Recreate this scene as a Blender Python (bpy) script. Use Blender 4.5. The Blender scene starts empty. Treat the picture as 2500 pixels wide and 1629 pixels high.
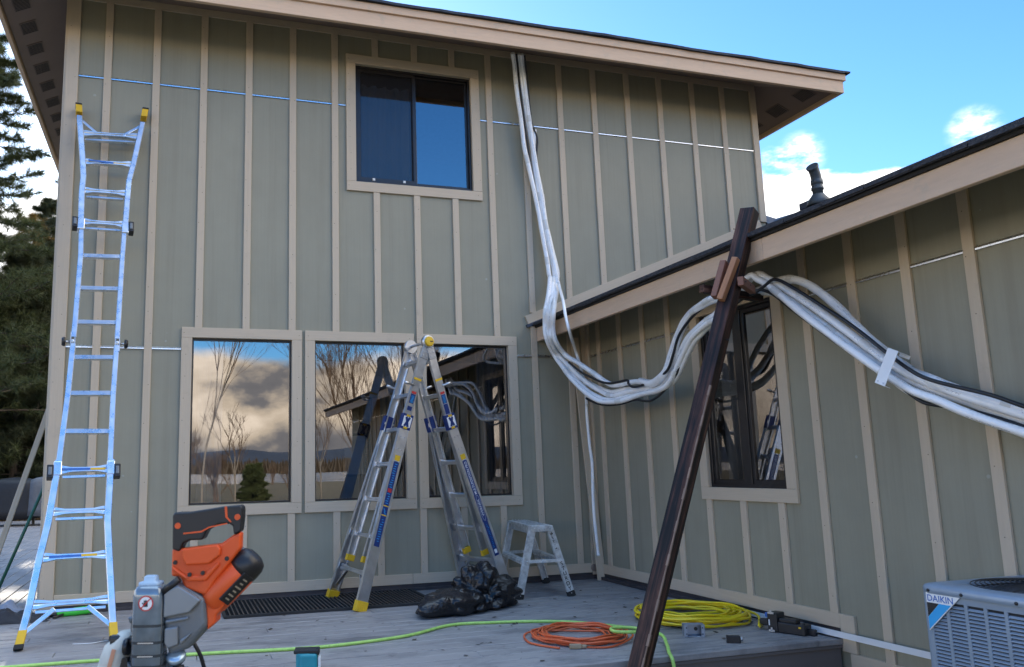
import bpy, math, random
import numpy as np
from mathutils import Vector, Matrix, noise
R = math.radians
V = Vector
rnd = random.Random(7)
scene = bpy.context.scene
COL = scene.collection

# ---------------------------------------------------------------- camera
cam_d = bpy.data.cameras.new("camera")
cam = bpy.data.objects.new("camera", cam_d)
COL.objects.link(cam)
_right = V((0.95677, -0.29009, -0.02085)); _up = V((-0.02544, -0.15491, 0.98760)); _fwd = V((0.28972, 0.94438, 0.15560))
cam.matrix_world = Matrix(((_right.x, _up.x, -_fwd.x, -4.02402), (_right.y, _up.y, -_fwd.y, -7.32091),
                           (_right.z, _up.z, -_fwd.z, 1.03620), (0, 0, 0, 1)))
cam_d.sensor_width = 36.0
cam_d.lens = 36.0 * 1971.04 / 2500.0
cam_d.shift_x = 224.71 / 2500.0
cam_d.shift_y = 18.99 / 2500.0
cam_d.clip_end = 20000
cam_d.dof.use_dof = True
cam_d.dof.focus_distance = 7.2
cam_d.dof.aperture_fstop = 9.0
scene.camera = cam

# ---------------------------------------------------------------- light
SUN_EL, SUN_AZ = R(21), R(-3)
sun_d = bpy.data.lights.new("sun", 'SUN')
sun_d.energy = 2.0; sun_d.angle = R(0.5); sun_d.color = (1.0, 0.90, 0.74)
sun = bpy.data.objects.new("sun", sun_d); COL.objects.link(sun)
_sd = V((math.sin(SUN_AZ) * math.cos(SUN_EL), math.cos(SUN_AZ) * math.cos(SUN_EL), math.sin(SUN_EL)))
sun.rotation_euler = _sd.to_track_quat('Z', 'Y').to_euler()

world = bpy.data.worlds.new("World"); scene.world = world
world.use_nodes = True
def N(nt, t, **kw):
    n = nt.nodes.new(t)
    for k, v in kw.items():
        if k.startswith('i_'):
            n.inputs[k[2:].replace('_', ' ')].default_value = v
        else:
            setattr(n, k, v)
    return n
def M(nt, op, a, b=None, c=None, clamp=False):
    n = nt.nodes.new('ShaderNodeMath'); n.operation = op; n.use_clamp = clamp
    for i, v in enumerate((a, b, c)):
        if v is None: continue
        if isinstance(v, (int, float)): n.inputs[i].default_value = v
        else: nt.links.new(v, n.inputs[i])
    return n.outputs[0]
def RAMP(nt, fac, stops, interp='LINEAR'):
    n = nt.nodes.new('ShaderNodeValToRGB'); n.color_ramp.interpolation = interp
    while len(n.color_ramp.elements) > 1: n.color_ramp.elements.remove(n.color_ramp.elements[-1])
    n.color_ramp.elements[0].position = stops[0][0]; n.color_ramp.elements[0].color = (*stops[0][1], 1)
    for p, c in stops[1:]:
        e = n.color_ramp.elements.new(p); e.color = (*c, 1)
    nt.links.new(fac, n.inputs[0]); return n.outputs[0]
def MIX(nt, fac, a, b, mode='MIX'):
    n = nt.nodes.new('ShaderNodeMix'); n.data_type = 'RGBA'; n.blend_type = mode; n.clamp_factor = True
    for s, v in ((0, fac), (6, a), (7, b)):
        if isinstance(v, (int, float)): n.inputs[s].default_value = v
        elif isinstance(v, tuple): n.inputs[s].default_value = (*v, 1) if len(v) == 3 else v
        else: nt.links.new(v, n.inputs[s])
    return n.outputs[2]
wt = world.node_tree; wt.nodes.clear()
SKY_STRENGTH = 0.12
sky = N(wt, 'ShaderNodeTexSky', sky_type='NISHITA', sun_disc=False, sun_elevation=SUN_EL, sun_rotation=SUN_AZ,
        altitude=600, air_density=1.0, dust_density=0.6, ozone_density=1.3)
tc = N(wt, 'ShaderNodeTexCoord'); sep = N(wt, 'ShaderNodeSeparateXYZ'); wt.links.new(tc.outputs['Generated'], sep.inputs[0])
mp = N(wt, 'ShaderNodeMapping'); mp.inputs['Scale'].default_value = (5, 5, 11); wt.links.new(tc.outputs['Generated'], mp.inputs[0])
n1 = N(wt, 'ShaderNodeTexNoise', i_Scale=1.3, i_Detail=9.0, i_Roughness=0.56); wt.links.new(mp.outputs[0], n1.inputs['Vector'])
n2 = N(wt, 'ShaderNodeTexNoise', i_Scale=0.9, i_Detail=7.0, i_Roughness=0.55)
mp2 = N(wt, 'ShaderNodeMapping'); mp2.inputs['Scale'].default_value = (6, 6, 11); mp2.inputs['Location'].default_value = (3.1, 1.7, 0.6)
wt.links.new(tc.outputs['Generated'], mp2.inputs[0]); wt.links.new(mp2.outputs[0], n2.inputs['Vector'])
ahead = N(wt, 'ShaderNodeMapRange', interpolation_type='SMOOTHSTEP'); ahead.inputs[1].default_value = -0.25; ahead.inputs[2].default_value = 0.25
wt.links.new(sep.outputs[1], ahead.inputs[0])
top = M(wt, 'MULTIPLY_ADD', ahead.outputs[0], 0.153, 0.150)
rag = M(wt, 'MULTIPLY_ADD', ahead.outputs[0], 3.4, 1.6)
cov = M(wt, 'ADD', M(wt, 'DIVIDE', M(wt, 'SUBTRACT', top, sep.outputs[2]), 0.05), M(wt, 'MULTIPLY', M(wt, 'SUBTRACT', n1.outputs[0], 0.5), rag))
covs = N(wt, 'ShaderNodeMapRange', interpolation_type='SMOOTHSTEP'); covs.inputs[1].default_value = 0.0; covs.inputs[2].default_value = 0.45
wisps = 0.0
for w_az, w_el, w_r in ((43.6, 19.3, 1.7), (53.2, 18.7, 1.7), (41.8, 19.4, 0.9)):
    d_ = N(wt, 'ShaderNodeVectorMath', operation='DOT_PRODUCT'); d_.inputs[1].default_value = (math.sin(R(w_az)) * math.cos(R(w_el)), math.cos(R(w_az)) * math.cos(R(w_el)), math.sin(R(w_el)))
    wt.links.new(tc.outputs['Generated'], d_.inputs[0])
    wisps = M(wt, 'ADD', wisps, M(wt, 'MULTIPLY', M(wt, 'SUBTRACT', d_.outputs['Value'], math.cos(R(w_r)), clamp=True), 1.1 / (1 - math.cos(R(w_r)))))
n3 = N(wt, 'ShaderNodeTexNoise', i_Scale=9.0, i_Detail=8.0, i_Roughness=0.6); wt.links.new(mp.outputs[0], n3.inputs['Vector'])
wisps = M(wt, 'MULTIPLY', wisps, M(wt, 'MULTIPLY_ADD', n3.outputs[0], 3.0, -0.95, clamp=True), clamp=True)
cov = M(wt, 'MAXIMUM', cov, M(wt, 'MULTIPLY', wisps, 0.32))
wt.links.new(cov, covs.inputs[0])
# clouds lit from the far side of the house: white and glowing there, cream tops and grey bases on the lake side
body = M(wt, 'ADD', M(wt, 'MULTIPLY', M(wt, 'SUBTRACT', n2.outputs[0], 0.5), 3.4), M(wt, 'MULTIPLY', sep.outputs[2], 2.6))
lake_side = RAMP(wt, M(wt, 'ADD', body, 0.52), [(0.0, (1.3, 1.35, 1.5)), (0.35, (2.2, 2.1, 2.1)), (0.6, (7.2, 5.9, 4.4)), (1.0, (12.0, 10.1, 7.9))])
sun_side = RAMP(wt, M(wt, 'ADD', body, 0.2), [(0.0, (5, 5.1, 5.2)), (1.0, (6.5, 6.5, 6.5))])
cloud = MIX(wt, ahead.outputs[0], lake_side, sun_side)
hsv = N(wt, 'ShaderNodeHueSaturation'); hsv.inputs['Saturation'].default_value = 1.25; wt.links.new(sky.outputs[0], hsv.inputs['Color'])
# added bright patch overhead, out of view, to light deck and walls from above
zenith_fill = N(wt, 'ShaderNodeMapRange', interpolation_type='SMOOTHSTEP'); zenith_fill.inputs[1].default_value = 0.84; zenith_fill.inputs[2].default_value = 0.92; wt.links.new(sep.outputs[2], zenith_fill.inputs[0])
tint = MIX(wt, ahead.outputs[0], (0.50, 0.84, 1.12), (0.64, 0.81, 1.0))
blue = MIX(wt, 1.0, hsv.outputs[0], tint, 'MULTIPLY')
skyv = MIX(wt, M(wt, 'MULTIPLY', zenith_fill.outputs[0], 0.9), blue, (6.0, 8.2, 11.0))
# unseen bright sky patch added at the right to light the upper wall
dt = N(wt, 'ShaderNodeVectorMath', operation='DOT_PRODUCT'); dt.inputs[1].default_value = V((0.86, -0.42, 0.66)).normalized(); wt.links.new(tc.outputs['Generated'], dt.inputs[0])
side_fill = N(wt, 'ShaderNodeMapRange', interpolation_type='SMOOTHSTEP'); side_fill.inputs[1].default_value = 0.83; side_fill.inputs[2].default_value = 0.90
wt.links.new(M(wt, 'ADD', dt.outputs['Value'], M(wt, 'MULTIPLY', M(wt, 'SUBTRACT', n1.outputs[0], 0.5), 0.12)), side_fill.inputs[0])
skyw = MIX(wt, side_fill.outputs[0], skyv, (9.5, 8.6, 7.4))
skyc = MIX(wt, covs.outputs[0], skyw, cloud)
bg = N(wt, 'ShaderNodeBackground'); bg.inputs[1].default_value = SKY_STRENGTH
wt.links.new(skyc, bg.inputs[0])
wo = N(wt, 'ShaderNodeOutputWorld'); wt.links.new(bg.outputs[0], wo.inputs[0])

scene.view_settings.view_transform = 'Standard'
scene.view_settings.look = 'None'
scene.view_settings.exposure = 1.60
scene.view_settings.gamma = 1.0
scene.cycles.max_bounces = 8
scene.cycles.transparent_max_bounces = 12
scene.cycles.caustics_reflective = False
scene.cycles.sample_clamp_indirect = 8

# ---------------------------------------------------------------- helpers
def perp(d, hint=(0, 0, 1)):
    d = d.normalized(); u = V(hint)
    if abs(d.dot(u.normalized())) > 0.98: u = V((0, 1, 0)) if abs(d.y) < 0.9 else V((1, 0, 0))
    x = d.cross(u).normalized(); y = x.cross(d).normalized()
    return x, y
class MB:
    def __init__(s): s.v = []; s.f = []; s.m = []; s.uv = []; s.sm = []
    def face(s, pts, m=0, uv=None, smooth=False):
        b = len(s.v); s.v += [tuple(p) for p in pts]; s.f.append(tuple(range(b, b + len(pts))))
        s.m.append(m); s.sm.append(smooth)
        if uv is None:
            p0 = V(pts[0]); ex = (V(pts[1]) - p0)
            n = V((0, 0, 0))
            for i in range(1, len(pts) - 1): n += (V(pts[i]) - p0).cross(V(pts[i + 1]) - p0)
            ex = ex.normalized() if ex.length else V((1, 0, 0)); n = n.normalized() if n.length else V((0, 0, 1))
            ey = n.cross(ex); uv = [((V(p) - p0).dot(ex), (V(p) - p0).dot(ey)) for p in pts]
        s.uv.append(uv)
    def frame(s, c, ax, ay, az, hx, hy, hz, m=0, taper=1.0):
        """box, length along ax; uv u runs along ax"""
        c = V(c); o = rnd.random() * 37
        P = {}
        for i in (-1, 1):
            for j in (-1, 1):
                for k in (-1, 1):
                    t = taper if i > 0 else 1.0
                    P[i, j, k] = c + ax * (hx * i) + ay * (hy * j * t) + az * (hz * k * t)
        Q = [((-1, -1, -1), (1, -1, -1), (1, -1, 1), (-1, -1, 1)), ((1, 1, -1), (-1, 1, -1), (-1, 1, 1), (1, 1, 1)),
             ((-1, 1, -1), (1, 1, -1), (1, -1, -1), (-1, -1, -1)), ((-1, -1, 1), (1, -1, 1), (1, 1, 1), (-1, 1, 1)),
             ((-1, 1, -1), (-1, -1, -1), (-1, -1, 1), (-1, 1, 1)), ((1, -1, -1), (1, 1, -1), (1, 1, 1), (1, -1, 1))]
        for qi, q in enumerate(Q):
            if qi < 2: uv = [(o + a[0] * hx, o + a[2] * hz) for a in q]
            elif qi < 4: uv = [(o + a[0] * hx, o + a[1] * hy + 3) for a in q]
            else: uv = [(o + a[1] * hy, o + a[2] * hz) for a in q]
            s.face([P[a] for a in q], m, uv)
    def box(s, lo, hi, m=0):
        lo = V(lo); hi = V(hi); c = (lo + hi) / 2; h = (hi - lo) / 2
        A = [V((1, 0, 0)), V((0, 1, 0)), V((0, 0, 1))]; H = [abs(h.x), abs(h.y), abs(h.z)]
        i = max(range(3), key=lambda k: H[k]); j, k = (i + 1) % 3, (i + 2) % 3
        s.frame(c, A[i], A[j], A[k], H[i], H[j], H[k], m)
    def beam(s, a, b, w, h, up=(0, 0, 1), m=0, taper=1.0):
        a = V(a); b = V(b); d = b - a; x, y = perp(d, up)
        s.frame((a + b) / 2, d.normalized(), x, y, d.length / 2, w / 2, h / 2, m, taper)
    def prism(s, poly, o, ex, ey, ez, d, m=0, mside=None):
        o = V(o); ex = V(ex); ey = V(ey); ez = V(ez)
        if sum(poly[i - 1][0] * poly[i][1] - poly[i][0] * poly[i - 1][1] for i in range(len(poly))) < 0: poly = poly[::-1]
        if ex.cross(ey).dot(ez) < 0: poly = poly[::-1]
        A = [o + ex * x + ey * y for x, y in poly]; B = [p + ez * d for p in A]
        s.face(A[::-1], m, [(x, y) for x, y in poly][::-1]); s.face(B, m, list(poly))
        n = len(A)
        for i in range(n):
            j = (i + 1) % n; s.face([A[i], A[j], B[j], B[i]], m if mside is None else mside)
    def loft(s, rings, m=0, smooth=True, cap=True, closed=False):
        b = len(s.v); n = len(rings[0]); L = 0.0; Ls = [0.0]
        for i in range(1, len(rings)):
            L += (V(rings[i][0]) - V(rings[i - 1][0])).length; Ls.append(L)
        for r in rings: s.v += [tuple(p) for p in r]
        K = len(rings)
        for i in range(K if closed else K - 1):
            i2 = (i + 1) % K
            for j in range(n):
                j2 = (j + 1) % n
                s.f.append((b + i * n + j, b + i * n + j2, b + i2 * n + j2, b + i2 * n + j)); s.m.append(m); s.sm.append(smooth)
                l2 = Ls[i2] if i2 else Ls[i] + .05
                s.uv.append([(Ls[i], j / n), (Ls[i], (j + 1) / n), (l2, (j + 1) / n), (l2, j / n)])
        if cap and not closed:
            for r, rev in ((0, True), (K - 1, False)):
                idx = [b + r * n + j for j in range(n)]
                s.f.append(tuple(idx[::-1] if rev else idx)); s.m.append(m); s.sm.append(False); s.uv.append([(0, 0)] * n)
    def tube(s, pts, r, n=8, m=0, closed=False, cap=True):
        pts = [V(p) for p in pts]; K = len(pts); rings = []
        if not isinstance(r, (list, tuple)): r = [r] * K
        x = None
        for i in range(K):
            if closed: d = pts[(i + 1) % K] - pts[i - 1]
            else: d = pts[min(i + 1, K - 1)] - pts[max(i - 1, 0)]
            d = d.normalized() if d.length else V((0, 0, 1))
            if x is None: x, _ = perp(d)
            x = (x - d * x.dot(d)); x = x.normalized() if x.length > 1e-6 else perp(d)[0]
            y = d.cross(x)
            rings.append([pts[i] + (x * math.cos(2 * math.pi * k / n) + y * math.sin(2 * math.pi * k / n)) * r[i] for k in range(n)])
        s.loft(rings, m, True, cap, closed)
    def sweep(s, prof, a, b, ex, ey, m=0, smooth=False):
        a = V(a); b = V(b); ex = V(ex); ey = V(ey)
        s.loft([[a + ex * x + ey * y for x, y in prof], [b + ex * x + ey * y for x, y in prof]], m, smooth)
    def lathe(s, prof, o, axis, n=20, m=0, smooth=True, cap=True):
        o = V(o); ax = V(axis).normalized(); x, y = perp(ax)
        s.loft([[o + ax * h + (x * math.cos(2 * math.pi * k / n) + y * math.sin(2 * math.pi * k / n)) * max(r, 1e-4) for k in range(n)] for r, h in prof], m, smooth, cap)
    def mesh(s, me, mat, m=0):
        b = len(s.v); s.v += [tuple(mat @ v.co) for v in me.vertices]
        for p in me.polygons:
            s.f.append(tuple(b + i for i in p.vertices)); s.m.append(m); s.sm.append(False); s.uv.append([(0, 0)] * len(p.vertices))
BASE = {}
def setp(o, label=None, cat=None, group=None, kind=None):
    if label: o['label'] = label
    if cat: o['category'] = cat
    if group: o['group'] = group
    if kind: o['kind'] = kind
    return o
def thing(name, loc, label, cat, group=None):
    o = bpy.data.objects.new(name, None); COL.objects.link(o); o.location = loc; o.empty_display_size = .2
    BASE[o.name] = V(loc); return setp(o, label, cat, group)
def build(name, mb, mats, parent=None, bevel=0, seg=2, smooth=None):
    if not isinstance(mats, (list, tuple)): mats = [mats]
    base = BASE[parent.name] if parent else V((0, 0, 0))
    me = bpy.data.meshes.new(name)
    me.from_pydata([(x - base.x, y - base.y, z - base.z) for x, y, z in mb.v], [], mb.f)
    for mt in mats: me.materials.append(mt)
    me.polygons.foreach_set('material_index', mb.m)
    me.polygons.foreach_set('use_smooth', mb.sm if smooth is None else [smooth] * len(mb.f))
    ul = me.uv_layers.new(name='UVMap')
    ul.data.foreach_set('uv', [c for u in mb.uv for p in u for c in p])
    me.update()
    o = bpy.data.objects.new(name, me); COL.objects.link(o)
    if parent: o.parent = parent
    BASE[o.name] = base
    if bevel:
        # weld so that the bevel finds real edges
        w = o.modifiers.new('weld', 'WELD'); w.merge_threshold = 0.0002
        b = o.modifiers.new('bevel', 'BEVEL'); b.width = bevel; b.segments = seg; b.limit_method = 'ANGLE'; b.angle_limit = R(35)
        b.harden_normals = False
    return o
def top(name, mb, mats, label, cat, group=None, **kw):
    return setp(build(name, mb, mats, None, **kw), label, cat, group)
def struct(name, mb, mats, **kw):
    return setp(build(name, mb, mats, None, **kw), kind='structure')
def smooth_path(pts, k=6):
    pts = [V(p) for p in pts]; out = []
    for i in range(len(pts) - 1):
        p0 = pts[max(i - 1, 0)]; p1 = pts[i]; p2 = pts[i + 1]; p3 = pts[min(i + 2, len(pts) - 1)]
        for j in range(k):
            t = j / k
            out.append(0.5 * ((2 * p1) + (p2 - p0) * t + (2 * p0 - 5 * p1 + 4 * p2 - p3) * t * t + (3 * p1 - p0 - 3 * p2 + p3) * t ** 3))
    out.append(pts[-1]); return out
_txt = {}
def text_mesh(t, extrude=0.0):
    if t in _txt: return _txt[t]
    c = bpy.data.curves.new('lettering', 'FONT'); c.body = t; c.align_x = 'CENTER'; c.align_y = 'CENTER'; c.size = 1.0; c.extrude = extrude; c.resolution_u = 3; c.offset = 0.012
    o = bpy.data.objects.new('lettering', c); COL.objects.link(o)
    dg = bpy.context.evaluated_depsgraph_get(); me = bpy.data.meshes.new_from_object(o.evaluated_get(dg))
    bpy.data.objects.remove(o); bpy.data.curves.remove(c)
    _txt[t] = me; return me
def put_text(mb, t, o, ex, ey, width=None, height=None, m=0):
    me = text_mesh(t); xs = [v.co.x for v in me.vertices]; ys = [v.co.y for v in me.vertices]
    w = max(xs) - min(xs); h = max(ys) - min(ys)
    sx = width / w if width else height / h; sy = height / h if height else sx
    cx = (max(xs) + min(xs)) / 2; cy = (max(ys) + min(ys)) / 2
    ex = V(ex).normalized(); ey = V(ey).normalized(); ez = ex.cross(ey); o = V(o)
    mat = Matrix(((ex.x * sx, ey.x * sy, ez.x, 0), (ex.y * sx, ey.y * sy, ez.y, 0), (ex.z * sx, ey.z * sy, ez.z, 0), (0, 0, 0, 1)))
    mat.translation = o - ex * cx * sx - ey * cy * sy
    mb.mesh(me, mat, m)

# ---------------------------------------------------------------- materials
def newmat(name):
    m = bpy.data.materials.new(name); m.use_nodes = True; nt = m.node_tree
    return m, nt, nt.nodes['Principled BSDF']
def lk(nt, a, b): nt.links.new(a, b)
def coord(nt, kind='Object', scale=(1, 1, 1)):
    t = N(nt, 'ShaderNodeTexCoord'); mp = N(nt, 'ShaderNodeMapping'); mp.inputs['Scale'].default_value = scale
    lk(nt, t.outputs[kind], mp.inputs[0]); return mp.outputs[0]
def noise_(nt, vec, scale, detail=4, rough=0.5):
    n = N(nt, 'ShaderNodeTexNoise', i_Scale=scale, i_Detail=float(detail), i_Roughness=rough); lk(nt, vec, n.inputs['Vector']); return n.outputs[0]
def bump(nt, bs, h, strength, dist=0.01):
    b = N(nt, 'ShaderNodeBump'); b.inputs['Strength'].default_value = strength; b.inputs['Distance'].default_value = dist
    lk(nt, h, b.inputs['Height']); lk(nt, b.outputs[0], bs.inputs['Normal'])
def sc(c, k): return tuple(min(1, x * k) for x in c)
def plain(name, col, rough=0.5, metal=0.0, var=0.12, vscale=9.0, bmp=0.0, bscale=60.0, spec=None, coat=0.0):
    m, nt, b = newmat(name); vec = coord(nt)
    f = noise_(nt, vec, vscale, 5)
    lk(nt, RAMP(nt, f, [(0.25, sc(col, 1 - var)), (0.75, sc(col, 1 + var))]), b.inputs['Base Color'])
    b.inputs['Metallic'].default_value = metal
    rr = M(nt, 'MULTIPLY_ADD', noise_(nt, vec, vscale * 2.3, 3), 0.25, rough - 0.12, clamp=True); lk(nt, rr, b.inputs['Roughness'])
    if spec is not None: b.inputs['Specular IOR Level'].default_value = spec
    if coat: b.inputs['Coat Weight'].default_value = coat
    if bmp: bump(nt, b, noise_(nt, vec, bscale, 4), bmp)
    return m
def board(name, c1, c2, along=1.6, across=38.0, rough=0.75, bmp=0.35, dirt=None):
    """rough-sawn or grained board: grain runs along uv.u"""
    m, nt, b = newmat(name); t = N(nt, 'ShaderNodeTexCoord')
    mp = N(nt, 'ShaderNodeMapping'); mp.inputs['Scale'].default_value = (along, across, 1); lk(nt, t.outputs['UV'], mp.inputs[0])
    g = noise_(nt, mp.outputs[0], 1.0, 6, 0.62)
    mq = N(nt, 'ShaderNodeMapping'); mq.inputs['Scale'].default_value = (.7, 3, 1); lk(nt, t.outputs['UV'], mq.inputs[0])
    g2 = noise_(nt, mq.outputs[0], 1.3, 3)
    f = M(nt, 'ADD', M(nt, 'MULTIPLY', g, 0.7), M(nt, 'MULTIPLY', g2, 0.3))
    col = RAMP(nt, f, [(0.3, c1), (0.7, c2)])
    if dirt:
        d = noise_(nt, t.outputs['Object'], 6.0, 6, 0.65)
        col = MIX(nt, M(nt, 'MULTIPLY', M(nt, 'SUBTRACT', d, 0.58, clamp=True), 5.0, clamp=True), col, dirt)
    lk(nt, col, b.inputs['Base Color']); b.inputs['Roughness'].default_value = rough
    bump(nt, b, f, bmp, 0.004)
    return m
TRIM = (0.565, 0.465, 0.345)
M_trim = board('trim_paint', sc(TRIM, .93), sc(TRIM, 1.05), 3.0, 60.0, 0.65, 0.5, dirt=sc(TRIM, .86))
FASC = (0.67, 0.475, 0.325)
M_fascia = board('fascia_paint', sc(FASC, .90), sc(FASC, 1.04), 5.0, 30.0, 0.65, 1.0, dirt=sc(TRIM, .86))
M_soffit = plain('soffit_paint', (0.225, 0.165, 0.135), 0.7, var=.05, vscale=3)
# plywood siding: sage paint, faint vertical grain, chalky scuffs
M_siding, nt, b = newmat('sage_siding')
vec = coord(nt); vs = coord(nt, 'Object', (55, 55, 1.1)); SIDE = (0.304, 0.288, 0.216)
g = noise_(nt, vs, 1.0, 6, .6); big = noise_(nt, vec, 0.8, 3); blot = noise_(nt, vec, 3.4, 5, .6)
c = RAMP(nt, M(nt, 'ADD', M(nt, 'MULTIPLY', g, .28), M(nt, 'ADD', M(nt, 'MULTIPLY', big, .36), M(nt, 'MULTIPLY', blot, .36))), [(.30, sc(SIDE, .88)), (.70, sc(SIDE, 1.10))])
vo = N(nt, 'ShaderNodeTexVoronoi', i_Scale=3.6); lk(nt, vec, vo.inputs['Vector'])
warp = noise_(nt, vec, 28, 3)
spot = M(nt, 'LESS_THAN', M(nt, 'ADD', vo.outputs['Distance'], M(nt, 'MULTIPLY', warp, .09)), 0.085)
scv = coord(nt, 'Object', (7, 7, 2.2)); scr = noise_(nt, scv, 1.0, 8, .75)
scuff = M(nt, 'MULTIPLY', M(nt, 'SUBTRACT', scr, .63, clamp=True), 3.5, clamp=True)
# rain streaks below the eave and splash dirt near the deck
stk = noise_(nt, coord(nt, 'Object', (9, 9, .35)), 1.0, 6, .65); c = MIX(nt, M(nt, 'MULTIPLY', M(nt, 'SUBTRACT', stk, .52, clamp=True), 1.6, clamp=True), c, (.20, .175, .125))
c = MIX(nt, M(nt, 'MULTIPLY', spot, .5), c, (.42, .43, .38)); c = MIX(nt, M(nt, 'MULTIPLY', scuff, .5), c, (.36, .36, .31))
lk(nt, c, b.inputs['Base Color']); b.inputs['Roughness'].default_value = .62
bump(nt, b, g, .14, .004)
M_nail = plain('nail_dimple', (0.16, 0.12, 0.10), .7)
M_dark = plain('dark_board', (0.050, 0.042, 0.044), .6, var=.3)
M_shingle, nt, b = newmat('asphalt_shingle'); vec = coord(nt)
c = RAMP(nt, noise_(nt, vec, 55, 4, .7), [(.3, (.012, .013, .018)), (.7, (.055, .056, .066))]); lk(nt, c, b.inputs['Base Color']); b.inputs['Roughness'].default_value = .8
bump(nt, b, noise_(nt, vec, 120, 3), .6)
M_flash = plain('flashing_metal', (.72, .73, .75), .28, 1.0, .05)
M_bronze = plain('bronze_frame', (.022, .020, .021), .35, .3, .2, coat=.2)
M_vent = plain('vent_screen', (.165, .122, .100), .7, var=.15)
M_slot = plain('slot_black', (.012, .011, .011), .8)
def glassmat(name, tint, base, fres):
    m, nt, b = newmat(name); nt.nodes.remove(b)
    out = [n for n in nt.nodes if n.type == 'OUTPUT_MATERIAL'][0]
    tr = N(nt, 'ShaderNodeBsdfTransparent'); tr.inputs[0].default_value = (*tint, 1)
    gl = N(nt, 'ShaderNodeBsdfGlossy'); gl.inputs['Roughness'].default_value = 0.0; gl.inputs[0].default_value = (.97, .97, 1, 1)
    fr = N(nt, 'ShaderNodeFresnel'); fr.inputs[0].default_value = 1.5
    wv = N(nt, 'ShaderNodeBump'); wv.inputs['Strength'].default_value = .045; wv.inputs['Distance'].default_value = .02
    lk(nt, noise_(nt, coord(nt), 1.1, 2), wv.inputs['Height']); lk(nt, wv.outputs[0], gl.inputs['Normal'])
    mx = N(nt, 'ShaderNodeMixShader'); lk(nt, M(nt, 'MULTIPLY_ADD', fr.outputs[0], fres, base, clamp=True), mx.inputs[0])
    lk(nt, tr.outputs[0], mx.inputs[1]); lk(nt, gl.outputs[0], mx.inputs[2]); lk(nt, mx.outputs[0], out.inputs[0]); return m
M_glass = glassmat('window_glass', (.50, .52, .53), .13, 1.9)
M_screenpane, nt, b = newmat('insect_screen'); nt.nodes.remove(b)
out = [n for n in nt.nodes if n.type == 'OUTPUT_MATERIAL'][0]
tr = N(nt, 'ShaderNodeBsdfTransparent'); df = N(nt, 'ShaderNodeBsdfDiffuse'); df.inputs[0].default_value = (.03, .03, .035, 1)
mx = N(nt, 'ShaderNodeMixShader'); mx.inputs[0].default_value = .5; lk(nt, tr.outputs[0], mx.inputs[1]); lk(nt, df.outputs[0], mx.inputs[2]); lk(nt, mx.outputs[0], out.inputs[0])
M_room = plain('room_wall', (.16, .13, .11), .9, var=.1)
M_curtain = plain('curtain_cloth', (.62, .62, .63), .9, var=.06)
M_curtain_grey = plain('grey_curtain_cloth', (.16, .16, .17), .9, var=.1)
# composite deck boards
M_deck, nt, b = newmat('composite_decking'); t = N(nt, 'ShaderNodeTexCoord')
mp = N(nt, 'ShaderNodeMapping'); mp.inputs['Scale'].default_value = (1.2, 45, 1); lk(nt, t.outputs['UV'], mp.inputs[0])
g = noise_(nt, mp.outputs[0], 1.0, 5, .6)
st = noise_(nt, coord(nt, 'Object', (1, 2.2, 1)), 1.6, 7, .68); st2 = noise_(nt, coord(nt, 'Object', (1, 1.6, 1)), 9, 6, .7)
c = RAMP(nt, g, [(.3, (.258, .240, .238)), (.7, (.338, .318, .314))])
c = MIX(nt, M(nt, 'MULTIPLY', M(nt, 'SUBTRACT', st, .49, clamp=True), 5.0, clamp=True), c, (.135, .130, .135))
c = MIX(nt, M(nt, 'MULTIPLY', M(nt, 'SUBTRACT', st2, .585, clamp=True), 6.0, clamp=True), c, (.07, .066, .068))
lk(nt, c, b.inputs['Base Color'])
lk(nt, M(nt, 'MULTIPLY_ADD', st, .3, .36), b.inputs['Roughness']); bump(nt, b, g, .25, .003)
M_deckface = board('deck_fascia', (.115, .098, .094), (.150, .130, .124), 1.0, 20, .6, .2)
M_alu, nt, b = newmat('ladder_aluminium'); vec = coord(nt)
sm = noise_(nt, vec, 7, 6, .65)
lk(nt, RAMP(nt, sm, [(.3, (.62, .63, .65)), (.6, (.80, .81, .83))]), b.inputs['Base Color']); b.inputs['Metallic'].default_value = 1
lk(nt, M(nt, 'MULTIPLY_ADD', noise_(nt, vec, 19, 5), .3, .22), b.inputs['Roughness']); bump(nt, b, sm, .06, .004)
M_alu_worn, nt, b = newmat('worn_aluminium'); vec = coord(nt)
sm = noise_(nt, vec, 16, 7, .7)
lk(nt, RAMP(nt, sm, [(.35, (.40, .41, .41)), (.5, (.62, .63, .62)), (.68, (.78, .80, .80))]), b.inputs['Base Color']); b.inputs['Metallic'].default_value = .55
lk(nt, M(nt, 'MULTIPLY_ADD', sm, .35, .35), b.inputs['Roughness']); bump(nt, b, sm, .1, .004)
M_alu_new, nt, b = newmat('bright_aluminium'); vec = coord(nt)
sm = noise_(nt, vec, 6, 6, .65); lk(nt, RAMP(nt, sm, [(.3, (.70, .74, .79)), (.65, (.83, .86, .89))]), b.inputs['Base Color']); b.inputs['Metallic'].default_value = 1
lk(nt, M(nt, 'MULTIPLY_ADD', noise_(nt, vec, 17, 5), .26, .17), b.inputs['Roughness']); bump(nt, b, noise_(nt, vec, 2.5, 2), .03, .004)
M_yellow = plain('yellow_plastic', (.72, .45, .02), .5, var=.1)
M_black = plain('black_plastic', (.014, .014, .016), .42, var=.25)
M_rubber = plain('black_rubber', (.02, .02, .02), .75, var=.2)
M_navy = plain('navy_label', (.012, .035, .16), .4, var=.15)
M_white = plain('white_label', (.78, .79, .80), .5, var=.04)
M_red = plain('red_label', (.50, .03, .03), .5, var=.1)
M_blueink = plain('blue_ink', (.03, .13, .45), .5, var=.1)
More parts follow.
